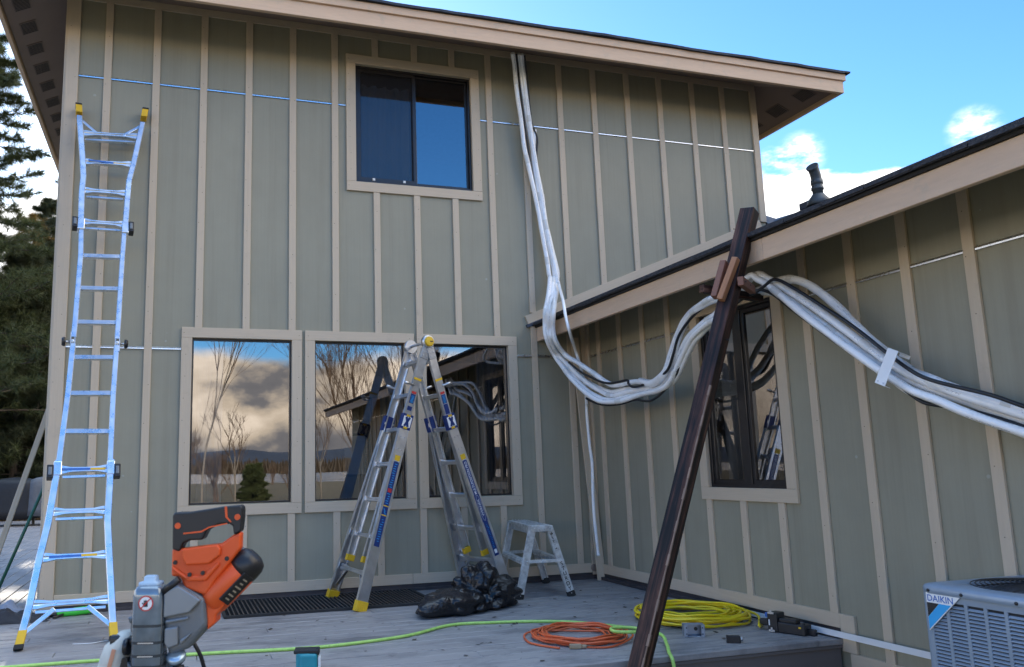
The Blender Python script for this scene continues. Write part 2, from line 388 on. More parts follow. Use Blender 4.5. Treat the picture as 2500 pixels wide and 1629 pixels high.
M_cyan = plain('cyan_label', (.03, .36, .75), .45, var=.05)
M_pipe, nt, b = newmat('white_pipe_insulation'); vec = coord(nt)
c = RAMP(nt, noise_(nt, vec, 13, 6, .65), [(.28, (.78, .79, .79)), (.5, (.89, .90, .91)), (.8, (.91, .92, .93))])
tu = N(nt, 'ShaderNodeTexCoord'); su = N(nt, 'ShaderNodeSeparateXYZ'); lk(nt, tu.outputs['UV'], su.inputs[0])
mu = N(nt, 'ShaderNodeMapping'); mu.inputs['Scale'].default_value = (150, 26, 1); lk(nt, tu.outputs['UV'], mu.inputs[0])
glyph = M(nt, 'GREATER_THAN', noise_(nt, mu.outputs[0], 1.0, 2), .50)
rowm = M(nt, 'LESS_THAN', M(nt, 'ABSOLUTE', M(nt, 'SUBTRACT', M(nt, 'FRACT', M(nt, 'MULTIPLY', su.outputs[1], 3.0)), .5)), .11)
run = M(nt, 'LESS_THAN', M(nt, 'FRACT', M(nt, 'MULTIPLY', su.outputs[0], 2.1)), .42)
c = MIX(nt, M(nt, 'MULTIPLY', M(nt, 'MULTIPLY', M(nt, 'MULTIPLY', glyph, rowm), run), .55), c, (.25, .27, .31))
lk(nt, c, b.inputs['Base Color']); b.inputs['Roughness'].default_value = .34; b.inputs['Coat Weight'].default_value = .35
bump(nt, b, M(nt, 'ADD', noise_(nt, vec, 24, 5), 0), .16, .006)
M_tape = plain('white_tape', (.72, .72, .70), .35, var=.06)
M_steel = plain('zinc_steel', (.55, .57, .60), .4, 1.0, .1)
M_hose, nt, b = newmat('lime_hose'); c = RAMP(nt, noise_(nt, coord(nt), 30, 5, .7), [(.3, (.30, .52, .10)), (.62, (.44, .70, .17)), (.75, (.16, .26, .05))]); lk(nt, c, b.inputs['Base Color']); b.inputs['Roughness'].default_value = .45
M_orangecord = plain('orange_cord', (.62, .115, .035), .45, var=.12)
M_yellowcord = plain('yellow_cord', (.78, .58, .012), .4, var=.08)
M_orange = plain('orange_plastic', (.74, .095, .016), .42, var=.05, bmp=.05, bscale=200)
M_grey = plain('grey_casting', (.16, .18, .20), .45, .35, .12, bmp=.08, bscale=150)
M_guard = plain('smoky_guard', (.17, .215, .26), .14, .3, .25, vscale=30, coat=.6)
M_teal = plain('teal_plastic', (.012, .24, .30), .4, var=.1)
M_green = plain('bright_green_fabric', (.06, .62, .06), .6, var=.2)
M_acpaint = plain('grey_cabinet_paint', (.26, .325, .41), .36, .25, .07, bmp=.04, bscale=200)
M_acslot = plain('louver_shadow_gap', (.02, .022, .025), .8)
M_post, nt, b = newmat('charred_post'); t = N(nt, 'ShaderNodeTexCoord')
mp = N(nt, 'ShaderNodeMapping'); mp.inputs['Scale'].default_value = (.75, 19, 1); lk(nt, t.outputs['UV'], mp.inputs[0])
g = noise_(nt, mp.outputs[0], 1.0, 7, .66); kn = noise_(nt, coord(nt, 'Object', (1, 1, .35)), 4.5, 5, .6)
f = M(nt, 'ADD', M(nt, 'MULTIPLY', g, .72), M(nt, 'MULTIPLY', kn, .28))
lk(nt, RAMP(nt, f, [(.36, (.002, .002, .002)), (.47, (.009, .006, .006)), (.54, (.060, .024, .016)), (.64, (.20, .10, .068))]), b.inputs['Base Color'])
b.inputs['Roughness'].default_value = .5; b.inputs['Specular IOR Level'].default_value = .3; bump(nt, b, f, .9, .006)
M_wear = board('worn_timber_edge', (.06, .035, .028), (.38, .25, .18), 2.2, 60, .75, .5)
M_cedar = board('cedar_block', (.27, .105, .045), (.46, .215, .10), 3, 40, .6, .25)
M_cedar_dark = board('dark_cedar_block', (.15, .06, .04), (.27, .12, .075), 3, 40, .6, .25)
M_greyboard = board('weathered_board', sc(TRIM, .7), sc(TRIM, .95), 2.0, 50.0, .7, .4)
X_, Y_, Z_ = V((1, 0, 0)), V((0, 1, 0)), V((0, 0, 1))
GZ = -0.36; DZ = -0.06
# ---------------------------------------------------------------- ground, water, hills
M_ground, nt, b = newmat('autumn_grass'); vec = coord(nt)
f1 = noise_(nt, vec, .22, 6, .6); f2 = noise_(nt, vec, 7, 6, .7)
c = RAMP(nt, f1, [(.3, (.20, .145, .07)), (.52, (.27, .20, .10)), (.7, (.12, .12, .045))]); c = MIX(nt, .5, c, RAMP(nt, f2, [(.3, (.09, .07, .04)), (.7, (.34, .27, .15))]))
lk(nt, c, b.inputs['Base Color']); b.inputs['Roughness'].default_value = .95; bump(nt, b, f2, .8, .05)
mb = MB(); mb.face([(-6000, -6000, GZ), (6000, -6000, GZ), (6000, 6000, GZ), (-6000, 6000, GZ)]); struct('ground', mb, M_ground)
M_water = plain('lake_water', (.30, .33, .36), .12, 0, .05, vscale=.05)
mb = MB(); mb.face([(-900, -700, GZ + .004), (1200, -620, GZ + .004), (1100, -150, GZ + .004), (200, -95, GZ + .004), (-700, -130, GZ + .004)]); struct('water', mb, M_water)
M_hill, nt, b = newmat('hazy_wooded_hill'); c = RAMP(nt, noise_(nt, coord(nt), .012, 8, .7), [(.3, (.055, .072, .095)), (.7, (.085, .10, .125))]); lk(nt, c, b.inputs['Base Color']); b.inputs['Roughness'].default_value = 1  # distance haze put into the hill colour as a blue-grey tint
mb = MB(); nx, ny = 70, 8; P = []
for i in range(nx + 1):
    az = R(-75 + 150 * i / nx); row = []
    prof = (.55 + .45 * math.sin(az * 2.3 + .9)) * .6 + .7 * noise.noise(V((az * 3.0, 3.3, 0))) + .35 * noise.noise(V((az * 9, 1, 0))) + .12 * noise.noise(V((az * 31, 1, 0)))
    for j in range(ny + 1):
        d = 2600 + 900 * j / ny; h = max(6, (38 + 72 * max(prof, 0)) * math.sin(math.pi * .5 * min(1, j / (ny - 3)))) if j else -3
        row.append((math.sin(az) * d, -math.cos(az) * d, h))
    P.append(row)
for i in range(nx):
    for j in range(ny): mb.face([P[i][j], P[i + 1][j], P[i + 1][j + 1], P[i][j + 1]], 0, None, True)
struct('hills', mb, M_hill)

# ---------------------------------------------------------------- deck
mb = MB(); bw = .140; gap = .009
y = -.02
while y > -3.02:
    y1 = max(y - bw, -3.02)
    if y1 - .03 < -3.02: y1 = -3.02
    x = -14 + rnd.random() * 2
    xs = [-14.0]
    while x < -1.2:
        xs.append(x); x += 4.2 + rnd.random() * 1.0
    xs.append(-.012)
    for a, c_ in zip(xs[:-1], xs[1:]):
        if c_ - a > .3: mb.box((a + .0015, y1 + gap, DZ - .026), (c_ - .0015, y, DZ + rnd.uniform(-.0012, .0012)))
    y -= bw
mb.box((-14, -3.075, DZ - .034), (-.012, -3.022, DZ + .001))
# border board and boards running back along the left side
mb.box((-14, -.014, DZ - .026), (-5.03, .12, DZ))
x = -5.03
while x > -13.8:
    ys = [.126, 5.2 + rnd.random() * 2, 10 + rnd.random() * 2, 15.5]
    for a, c_ in zip(ys[:-1], ys[1:]): mb.box((x - bw + gap, a, DZ - .026), (x, c_ - .003, DZ + rnd.uniform(-.0012, .0012)))
    x -= bw
struct('deck', mb, M_deck, bevel=.003, seg=1)
mb = MB(); mb.box((-14, -3.058, DZ - .30), (-.03, -3.028, DZ - .040)); mb.box((-14, -3.07, DZ - .055), (-.02, -3.03, DZ - .036))
mb.box((-14, 15.3, DZ - .30), (-5.2, 15.4, DZ - .03))
struct('deck_skirt', mb, M_deckface, bevel=.002, seg=1)
# flat joists below so that the gaps read dark
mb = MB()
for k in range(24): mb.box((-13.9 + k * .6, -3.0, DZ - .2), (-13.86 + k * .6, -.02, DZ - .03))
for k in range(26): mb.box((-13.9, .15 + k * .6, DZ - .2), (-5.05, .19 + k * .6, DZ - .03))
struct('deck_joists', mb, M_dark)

# ---------------------------------------------------------------- house
XL, XR, YB = -5.016, 2.36, 3.75
house = thing('house', (XL, 0, DZ), 'two storey house with sage board and batten siding, tan trim and a single storey wing', 'house')
ZT = 5.37
def grid_wall(mb, plane, lo, hi, z0, z1, holes, reveal):
    """wall sheet with openings and their reveals; plane 'y' (x runs) or 'x' (y runs)"""
    us = sorted({lo, hi, *[h[0] for h in holes], *[h[1] for h in holes]}); zs = sorted({z0, z1, *[h[2] for h in holes], *[h[3] for h in holes]})
    P = (lambda u, z, d: (u, d, z)) if plane == 'y' else (lambda u, z, d: (d, -u, z))
    for a, b_ in zip(us[:-1], us[1:]):
        for c0, c1 in zip(zs[:-1], zs[1:]):
            if any(a >= h[0] - 1e-6 and b_ <= h[1] + 1e-6 and c0 >= h[2] - 1e-6 and c1 <= h[3] + 1e-6 for h in holes): continue
            mb.face([P(a, c0, 0), P(b_, c0, 0), P(b_, c1, 0), P(a, c1, 0)])
    for h in holes:
        q = [(h[0], h[2]), (h[1], h[2]), (h[1], h[3]), (h[0], h[3])]
        for i in range(4):
            a, c_ = q[i], q[(i + 1) % 4]; mb.face([P(*a, 0), P(*a, reveal), P(*c_, reveal), P(*c_, 0)], 1)
LOWW = [(-3.974, -2.915), (-2.886, -1.845), (-1.816, -.780)]   # casing outer x of the three fixed windows
CW = .091
holes = [(a + CW, b_ - CW, .765, 2.219) for a, b_ in LOWW] + [(-2.393, -1.183, 3.792, 5.003)]
mb = MB(); grid_wall(mb, 'y', XL, XR, DZ - .3, ZT, holes, .11); build('wall', mb, [M_siding, M_trim], house)
WH = [(1.855, 2.70, .845, 2.19)]
mb = MB(); grid_wall(mb, 'x', 0, 11.35, GZ - .05, 2.62, WH, .11); build('wall', mb, [M_siding, M_trim], house)
mb = MB()
mb.face([(XL, 0, DZ - .3), (XL, 0, ZT), (XL, YB, ZT), (XL, YB, DZ - .3)]); mb.face([(XL, YB, DZ - .3), (XL, YB, ZT), (XR, YB, ZT), (XR, YB, DZ - .3)])
mb.face([(XR, 0, DZ - .3), (XR, YB, DZ - .3), (XR, YB, ZT), (XR, 0, ZT)])
mb.face([(0, -11.35, GZ - .05), (7.0, -11.35, GZ - .05), (7.0, -11.35, 2.5), (3.4, -11.35, 3.9), (0, -11.35, 2.62)])
mb.face([(7.0, -11.35, GZ), (7.0, 0.0, GZ), (7.0, 0.0, 2.5), (7.0, -11.35, 2.5)])
build('wall', mb, M_siding, house)
mb = MB()   # interior: floor, partition and storey deck
mb.box((XL + .02, .12, -.02), (XR - .02, YB - .02, 0)); mb.box((XL + .02, .12, 2.46), (XR - .02, YB - .02, 2.62)); mb.box((XL + .02, 3.0, 0), (XR - .02, 3.06, 5.3))
mb.box((.12, -11.2, -.03), (6.9, -.02, -.01)); mb.box((2.9, -11.2, -.03), (2.96, -.02, 2.8)); mb.box((-.02, .115, 0), (.02, 3.0, 2.46))
build('room', mb, M_room, house)

# boards: battens, corner boards, base boards, bands
def hexa(mb, c, ex, ey, r, m): mb.face([V(c) + ex * (r * math.cos(k * math.pi / 3)) + ey * (r * math.sin(k * math.pi / 3)) for k in range(6)], m)
def board_y(name, xc, w, z0, z1, t=.019, m=M_trim):
    mb = MB(); mb.box((xc - w / 2, -t, z0), (xc + w / 2, -.0005, z1))
    z = z0 + .1
    while z < z1 - .05:
        hexa(mb, (xc + rnd.uniform(-.3, .3) * w, -t - .0006, z), X_, Z_, .0035, 1); z += rnd.uniform(.18, .5)
    return build(name, mb, [m, M_nail], house, bevel=.002, seg=1)
def board_x(name, yc, w, z0, z1, t=.019, m=M_trim):
    mb = MB(); mb.box((-t, yc - w / 2, z0), (-.0005, yc + w / 2, z1))
    z = z0 + .1
    while z < z1 - .05:
        hexa(mb, (-t - .0006, yc + rnd.uniform(-.3, .3) * w, z), Y_, -Z_, .0035, 1); z += rnd.uniform(.18, .5)
    return build(name, mb, [m, M_nail], house, bevel=.002, seg=1)
BX = {1: -4.669, 2: -4.252, 3: -3.832, 4: -3.419, 5: -3.005, 6: -2.597, 7: -2.190, 8: -1.782, 9: -1.380, 10: -.980, 11: -.585, 12: -.165, 13: .244, 14: .657, 15: 1.068, 16: 1.494, 17: 1.899}
BWD = .064; ZB = .088; ZF = 5.295
roofz = lambda x: 2.445 + .412 * (x + .60)      # top surface of the wing roof
for k, xb in BX.items():
    if k in (1, 2): board_y('batten', xb, BWD, ZB, ZF)
    elif k <= 10:
        wt_ = 2.311
        if k in (7, 8, 9): board_y('batten', xb, BWD, wt_, 3.694); board_y('batten', xb, BWD, 5.102, ZF)
        else: board_y('batten', xb, BWD, wt_, ZF)
        if xb < -.79: board_y('batten', xb, BWD, ZB, .669)
    elif k == 11:
        board_y('batten', xb, BWD, ZB, 2.42); board_y('batten', xb, BWD, 2.56, ZF)
    else: board_y('batten', xb, BWD, roofz(xb) + .095, ZF)
board_y('batten', -.188, BWD, ZB, 2.55)
board_y('corner_board', XL + .052, .105, -.03, ZF, .023); board_y('corner_board', XR - .04, .08, roofz(XR) + .05, ZF, .023)
board_y('corner_board', -.035, .066, -.02, 2.6, .03); 
mb = MB(); mb.box((XL - .02, -.003, -.03), (XL - .0005, .09, ZF)); build('corner_board', mb, M_trim, house, bevel=.002, seg=1)
for a, b_ in ((XL + .106, -1.9), (-1.897, -.07)):
    mb = MB(); mb.box((a, -.021, 0), (b_, -.0005, ZB)); build('base_board', mb, M_trim, house, bevel=.002, seg=1)
mb = MB(); mb.box((XL, -.012, -.058), (0, -.0007, -.001)); mb.box((XL, -.03, DZ), (0, -.012, -.035)); build('ledger_strip', mb, M_dark, house, bevel=.002, seg=1)
mb = MB(); mb.box((XL, -.017, ZF + .001), (XR, -.0006, ZT)); build('frieze_board', mb, M_trim, house)
for k in range(0, 28):
    yb = .127 - .3932 * k
    if k == 0 or yb < -11.2: continue
    if k in (5, 6, 7):
        board_x('batten', (-1.843, -2.238, -2.633)[k - 5], BWD, ZB, .752); continue
    board_x('batten', yb, BWD, ZB if yb > -3.05 else GZ + .2 + .0, 2.60)
board_x('corner_board', -.05, .07, -.02, 2.6, .024)
mb = MB(); mb.box((-.021, -3.06, 0), (-.0005, -.09, ZB)); build('base_board', mb, M_trim, house, bevel=.002, seg=1)
mb = MB(); mb.box((-.023, -3.175, -.135), (-.0005, -3.062, ZB)); build('base_board', mb, M_trim, house, bevel=.002, seg=1)
mb = MB(); mb.box((-.021, -11.3, -.22), (-.0005, -3.12, -.137)); build('base_board', mb, M_trim, house, bevel=.002, seg=1)
mb = MB(); mb.box((-.012, -3.055, -.058), (-.0007, -.02, -.001)); mb.box((-.05, -3.06, DZ + .001), (-.013, -.03, -.03)); build('ledger_strip', mb, M_dark, house, bevel=.002, seg=1)
# drip flashing between the siding sheets
def zflash(name, pts_boxes):
    mb = MB()
    for lo, hi in pts_boxes: mb.box(lo, hi)
    build(name, mb, M_flash, house)
for a, b_, z in ((XL + .106, -2.49, 4.566), (-1.084, XR - .081, 4.566), (XL + .106, -3.976, 2.122), (-.779, -.08, 2.122)):
    mb = MB(); mb.prism([(0, .012), (.013, -.003), (.013, -.012), (.010, -.012), (0, -.001)], (a, 0, z), -Y_, Z_, X_, b_ - a); build('drip_flashing', mb, M_flash, house)
for a, b_ in ((-.09, -1.765), (-2.81, -11.2)):
    mb = MB(); mb.prism([(0, .012), (.013, -.003), (.013, -.012), (.010, -.012), (0, -.001)], (0, b_, 2.122), -X_, Z_, Y_, a - b_); build('drip_flashing', mb, M_flash, house)

# ---- upper roof (hip) with sloping soffit, stepped fascia
OF, OL, ORt = .65, .575, .65
x0, x1, y0, y1 = XL - OL, XR + ORt, -OF, YB + .45
ZE = 5.055
mb = MB()
def quad(a, b_, c_, d): mb.face([a, b_, c_, d])
zs = ZE + .045
si = [(XL, 0), (XR, 0), (XR, YB), (XL, YB)]; so = [(x0 + .05, y0 + .04), (x1 - .05, y0 + .04), (x1 - .05, y1 - .05), (x0 + .05, y1 - .05)]
for i in range(4):
    j = (i + 1) % 4; quad((*si[i], ZT), (*si[j], ZT), (*so[j], zs), (*so[i], zs))
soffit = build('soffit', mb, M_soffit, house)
def soffit_vent(cx, cy, wx, wy, zc, slope_dir):
    """louvred patch on the sloping soffit"""
    mb = MB(); sl = {'x-': V((-1, 0, -(ZT - zs) / (OL - .05))), 'x+': V((1, 0, -(ZT - zs) / (ORt - .05)))}[slope_dir].normalized()
    along = Y_; n = sl.cross(along).normalized(); n = n if n.z < 0 else -n
    c = V((cx, cy, zc)) + n * .004
    mb.frame(c, sl, along, n, wx / 2, wy / 2, .003, 0)
    for k in range(9):
        mb.frame(c + n * .003 + along * (wy * (-.4 + .1 * k)), sl, along, n, wx * .44, wy * .022, .0015, 1)
    build('soffit_vent', mb, [M_vent, M_slot], soffit)
for k in range(11):
    t = .74; soffit_vent(XL - (OL - .05) * t, -.42 + .40 * k, .15, .20, ZT + (zs - ZT) * t, 'x-')
for k in range(7):
    t = .72; soffit_vent(XR + (ORt - .05) * t, -.30 + .44 * k, .17, .22, ZT + (zs - ZT) * t, 'x+')
def fascia(a, b_, outv, z0, step, z1, seam=None):
    a = V(a); b_ = V(b_); outv = V(outv)
    for lo, hi, pr in ((z0, step, .0), (step + .001, z1, .022)):
        mb = MB(); ext = pr
        d = (b_ - a).normalized(); A = a - d * ext; B = b_ + d * ext
        mb.beam(A + outv * (pr / 2 - .02) + Z_ * ((lo + hi) / 2), B + outv * (pr / 2 - .02) + Z_ * ((lo + hi) / 2), .04 + pr, hi - lo)
        build('fascia', mb, M_fascia, house, bevel=.003, seg=1)
fascia((x0, y0, 0), (x1, y0, 0), (0, -1, 0), ZE, ZE + .137, ZE + .215)
fascia((x1 - .001, y0 + .041, 0), (x1 - .001, y1, 0), (1, 0, 0), ZE, ZE + .137, ZE + .2149)
fascia((x0 + .001, y1, 0), (x0 + .001, y0 + .041, 0), (-1, 0, 0), ZE, ZE + .137, ZE + .2149)
# roof sheet: wavy shingle edge over the fascia
def roof_edge(name, A, B, C_, D, th, sag=.006, n=60, courses=0):
    """A-B is the eave, D-C the upper edge"""
    A, B, C_, D = map(V, (A, B, C_, D)); mb = MB(); nn = (B - A).cross(D - A).normalized(); nn = nn if nn.z > 0 else -nn
    up = (D - A).normalized(); rows = []
    for i in range(n + 1):
        t = i / n; e = A.lerp(B, t); u = D.lerp(C_, t)
        w = sag * noise.noise(V((t * 17, A.x, 1.3))) + sag * .6 * noise.noise(V((t * 60, 2, .3)))
        rows.append((e - up * abs(w) * 2 + nn * (w - th), e - up * abs(w) * 2 + nn * w, u + nn * w * 0, u - nn * th))
    for i in range(n):
        a, b_ = rows[i], rows[i + 1]
        mb.face([a[0], b_[0], b_[1], a[1]]); mb.face([a[1], b_[1], b_[2], a[2]]); mb.face([a[3], b_[3], b_[0], a[0]])
    return mb
zr = ZE + .235; ov = .055
pitch = .42; hx = (y1 - y0) / 2
E = [(x0 - ov, y0 - ov, zr), (x1 + ov, y0 - ov, zr), (x1 + ov, y1 + ov, zr), (x0 - ov, y1 + ov, zr)]
ym = (y0 + y1) / 2; rid = [(x0 + hx, ym, zr + pitch * (hx + ov)), (x1 - hx, ym, zr + pitch * (hx + ov))]
M_shingle_edge = plain('shingle_edge', (.045, .062, .095), .55, 0, .3, vscale=18, bmp=.3, bscale=90)
rf = None
for q in ((E[0], E[1], rid[1], rid[0]), (E[1], E[2], rid[1], rid[1]), (E[3], E[0], rid[0], rid[0]), (E[2], E[3], rid[0], rid[1])):
    build('roof', roof_edge('roof', *q, .022, .010), M_shingle_edge, house)
mb = MB()
for a, b_ in ((E[0], E[1]), (E[1], E[2]), (E[3], E[0])):
    a = V(a); b_ = V(b_); c = V(((x0 + x1) / 2, ym, zr)); mid = (a + b_) / 2; inn = (c - mid); inn = V((inn.x, 0, 0)) if abs((b_ - a).y) > abs((b_ - a).x) else V((0, inn.y, 0)); inn.normalize()
    mb.beam(a + inn * .035 - Z_ * .012, b_ + inn * .035 - Z_ * .012, .05, .022)
build('drip_edge', mb, M_slot, house)
mb = MB(); mb.box((x0 + .35, YB + .3, ZE - .25), (XL + .02, YB + .42, ZE - .02)); build('fascia', mb, M_fascia, house, bevel=.003)

# ---- wing roof
XE = -.60; YE = -11.7
rz = roofz
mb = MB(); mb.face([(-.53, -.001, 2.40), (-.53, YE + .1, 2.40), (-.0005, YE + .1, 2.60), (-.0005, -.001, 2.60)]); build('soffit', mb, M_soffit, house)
for a, b_ in ((-.03, -3.30), (-3.302, -8.1), (-8.102, YE)):
    mb = MB(); mb.box((-.56, b_, 2.268), (-.522, a, 2.405)); build('fascia', mb, M_fascia, house, bevel=.003, seg=1)
mb = MB(); mb.box((-.575, YE, 2.406), (-.52, -.02, 2.428)); build('drip_edge', mb, M_slot, house)
mb = MB(); mb.face([(-.56, YE - .002, 2.268), (-.56, YE - .002, 2.43), (3.4, YE - .002, roofz(3.4) - .02), (3.4, YE - .002, roofz(3.4) - .19)]); mb.face([(3.4, YE - .002, roofz(3.4) - .19), (3.4, YE - .002, roofz(3.4) - .02), (7.5, YE - .002, 2.43), (7.5, YE - .002, 2.27)]); build('fascia', mb, M_fascia, house)
mb = roof_edge('roof', (XE, -.0, rz(XE)), (XE, YE - .05, rz(XE)), (3.4, YE - .05, rz(3.4)), (3.4, -.0, rz(3.4)), .022, .007, 140)
# course butts: thin slabs lapping upward, ragged
sl = V((1, 0, .412)).normalized(); nn = V((-.412, 0, 1)).normalized()
for cst in range(1, 26):
    d0 = .135 * cst; yy = -.02
    while yy > YE + .4:
        L = rnd.uniform(.22, .34); t = rnd.choice((.004, .004, .006, .009)); c0 = V((XE, 0, rz(XE))) + sl * (d0 + rnd.uniform(-.006, .006))
        mb.frame(c0 + Y_ * (yy - L / 2) + sl * .07 + nn * t, Y_, sl, nn, L / 2 - .002, .07, t * .5); yy -= L
for k in range(40):
    yy = -.05 - k * .292; mb.box((XE - .006, yy - .285, rz(XE) - .016 + rnd.uniform(-.004, .004)), (XE + .1, yy, rz(XE) + rnd.uniform(.004, .011)))
mb.face([(3.4, 0, rz(3.4)), (3.4, YE - .05, rz(3.4)), (7.5, YE - .05, 2.44), (7.5, 0, 2.44)])
mb.face([(XR + .001, 0, rz(XR)), (3.4, 0, rz(3.4)), (3.4, 4.2, rz(3.4)), (XR + .001, 4.2, rz(XR))]); mb.face([(3.4, 0, rz(3.4)), (7.5, 0, 2.44), (7.5, 4.2, 2.44), (3.4, 4.2, rz(3.4))])
build('roof', mb, M_shingle, house)
# tan board on the upper wall following the wing roof
a = V((-.66, 0, rz(-.66) + .062)); b_ = V((XR - .085, 0, rz(XR - .085) + .062))
mb = MB(); d = (b_ - a).normalized(); mb.frame((a + b_) / 2 + V((0, -.0125, 0)), d, V((0, -1, 0)), d.cross(V((0, -1, 0))), (b_ - a).length / 2, .012, .044); build('roofline_board', mb, M_trim, house, bevel=.002, seg=1)
mb = MB(); mb.frame((a + b_) / 2 + V((0, -.014, -.062)), d, V((0, -1, 0)), d.cross(V((0, -1, 0))), (b_ - a).length / 2, .0135, .016); build('step_flashing', mb, M_shingle_edge, house)
# plumbing vent on the wing roof
vx, vy = 2.79, -.36; vz = rz(vx)
mb = MB(); mb.frame((vx, vy, vz + .012), sl, Y_, nn, .19, .15, .006)
mb.lathe([(.13, -.01), (.115, .05), (.075, .10), (.062, .12)], (vx, vy, vz), Z_, 20)
mb.lathe([(.056, .08), (.056, .17), (.066, .172), (.066, .20), (.058, .202), (.058, .235), (.064, .237), (.064, .285), (.056, .287)], (vx, vy, vz), Z_, 20)
mb.tube(smooth_path([(vx, vy, vz + .26), (vx - .002, vy, vz + .30), (vx - .02, vy - .01, vz + .345), (vx - .06, vy - .03, vz + .40), (vx - .085, vy - .04, vz + .425)], 4), [.056] * 12 + [.056, .064, .066, .066, .066], 18, 0)
M_ventpipe = plain('vent_pipe_plastic', (.07, .085, .095), .5, var=.2)
build('vent_pipe', mb, M_ventpipe, house, smooth=None)
# little metal saddle and ridge scrap where the roof meets the far corner
mb = MB(); mb.face([(XR + .02, -.05, rz(XR) + .01), (XR + .50, -.05, rz(XR + .5) + .012), (XR + .42, .3, rz(XR + .42) + .05), (XR + .02, .3, rz(XR) + .30)]); mb.face([(XR + .02, -.05, rz(XR) + .01), (XR + .02, .3, rz(XR) + .30), (XR + .02, .3, rz(XR))])
mb.box((XR + .40, -.32, rz(XR + .4) + .03), (XR + .56, -.10, rz(XR + .56) + .035)); build('roof_saddle', mb, M_shingle_edge, house)

# ---- windows
def casing_y(parent, a, b_, z0, z1, w):
    mb = MB(); t = .024
    mb.box((a, -t, z0), (b_, -.0004, z0 + w)); mb.box((a, -t, z1 - w), (b_, -.0004, z1)); mb.box((a, -t, z0 + w + .001), (a + w, -.0004, z1 - w - .001)); mb.box((b_ - w, -t, z0 + w + .001), (b_, -.0004, z1 - w - .001))
    for q in range(9):
        for s_ in (a + .03, b_ - .03): hexa(mb, (s_ + rnd.uniform(-.015, .015), -t - .0006, z0 + .05 + (z1 - z0 - .1) * q / 8), X_, Z_, .0035, 1)
    build('window_casing', mb, [M_trim, M_nail], parent, bevel=.002, seg=1)
def bars_y(mb, a, b_, z0, z1, w, ya, yb):
    mb.box((a, ya, z0), (b_, yb, z0 + w)); mb.box((a, ya, z1 - w), (b_, yb, z1)); mb.box((a, ya, z0 + w), (a + w, yb, z1 - w)); mb.box((b_ - w, ya, z0 + w), (b_, yb, z1 - w))
for a, b_ in LOWW:
    mb = MB(); bars_y(mb, a + CW, b_ - CW, .765, 2.219, .016, .03, .08); w = build('window', mb, M_bronze, house)
    casing_y(w, a, b_, .669, 2.311, CW)
    mb = MB(); mb.face([(a + CW + .01, .05, .775), (b_ - CW - .01, .05, .775), (b_ - CW - .01, .05, 2.21), (a + CW + .01, .05, 2.21)]); build('pane', mb, M_glass, w)
mb = MB(); bars_y(mb, -2.393, -1.183, 3.792, 5.003, .024, .012, .07); w = build('window', mb, M_bronze, house); casing_y(w, -2.486, -1.09, 3.694, 5.102, .094)
mb = MB(); bars_y(mb, -2.368, -1.765, 3.818, 4.978, .034, .02, .038); bars_y(mb, -1.80, -1.208, 3.818, 4.978, .022, .042, .06); build('sash', mb, M_bronze, w, bevel=.002, seg=1)
mb = MB(); mb.face([(-2.335, .029, 3.85), (-1.80, .029, 3.85), (-1.80, .029, 4.945), (-2.335, .029, 4.945)]); build('insect_screen', mb, M_screenpane, w)
mb = MB()
for xa in (-2.21, -1.90): mb.box((xa - .012, .008, 3.823), (xa + .012, .020, 3.845))
build('screen_latch', mb, M_white, w)
mb = MB(); mb.face([(-1.79, .051, 3.83), (-1.21, .051, 3.83), (-1.21, .051, 4.96), (-1.79, .051, 4.96)]); build('pane', mb, M_glass, w)
mb = MB(); mb.face([(-2.35, .056, 3.83), (-1.79, .056, 3.83), (-1.79, .056, 4.96), (-2.35, .056, 4.96)]); build('pane', mb, M_glass, w)
# wing casement
mb = MB(); P4 = (-2.70, -1.855, .845, 2.19)
def bars_x(mb, a, b_, z0, z1, w, xa, xb):
    mb.box((xa, a, z0), (xb, b_, z0 + w)); mb.box((xa, a, z1 - w), (xb, b_, z1)); mb.box((xa, a, z0 + w), (xb, a + w, z1 - w)); mb.box((xa, b_ - w, z0 + w), (xb, b_, z1 - w))
bars_x(mb, *P4, .028, .01, .075); mb.box((.012, -2.325, .873), (.07, -2.255, 2.162)); w = build('window', mb, M_bronze, house, bevel=.002, seg=1)
mb = MB(); bars_x(mb, -2.672, -2.326, .873, 2.162, .03, .022, .05); bars_x(mb, -2.254, -1.883, .873, 2.162, .03, .022, .05); build('sash', mb, M_bronze, w, bevel=.002, seg=1)
for a, b_ in ((-2.65, -2.35), (-2.23, -1.905)):
    mb = MB(); mb.face([(.036, b_, .89), (.036, a, .89), (.036, a, 2.145), (.036, b_, 2.145)]); build('pane', mb, M_glass, w)
mb = MB(); t = .024; a, b_, z0, z1, cw = -2.80, -1.765, .752, 2.268, .094
mb.box((-t, a, z0), (-.0004, b_, z0 + cw)); mb.box((-t, a, z1 - .08), (-.0004, b_, z1)); mb.box((-t, a, z0 + cw + .001), (-.0004, a + cw, z1 - .081)); mb.box((-t, b_ - cw, z0 + cw + .001), (-.0004, b_, z1 - .081))
build('window_casing', mb, M_trim, w, bevel=.002, seg=1)
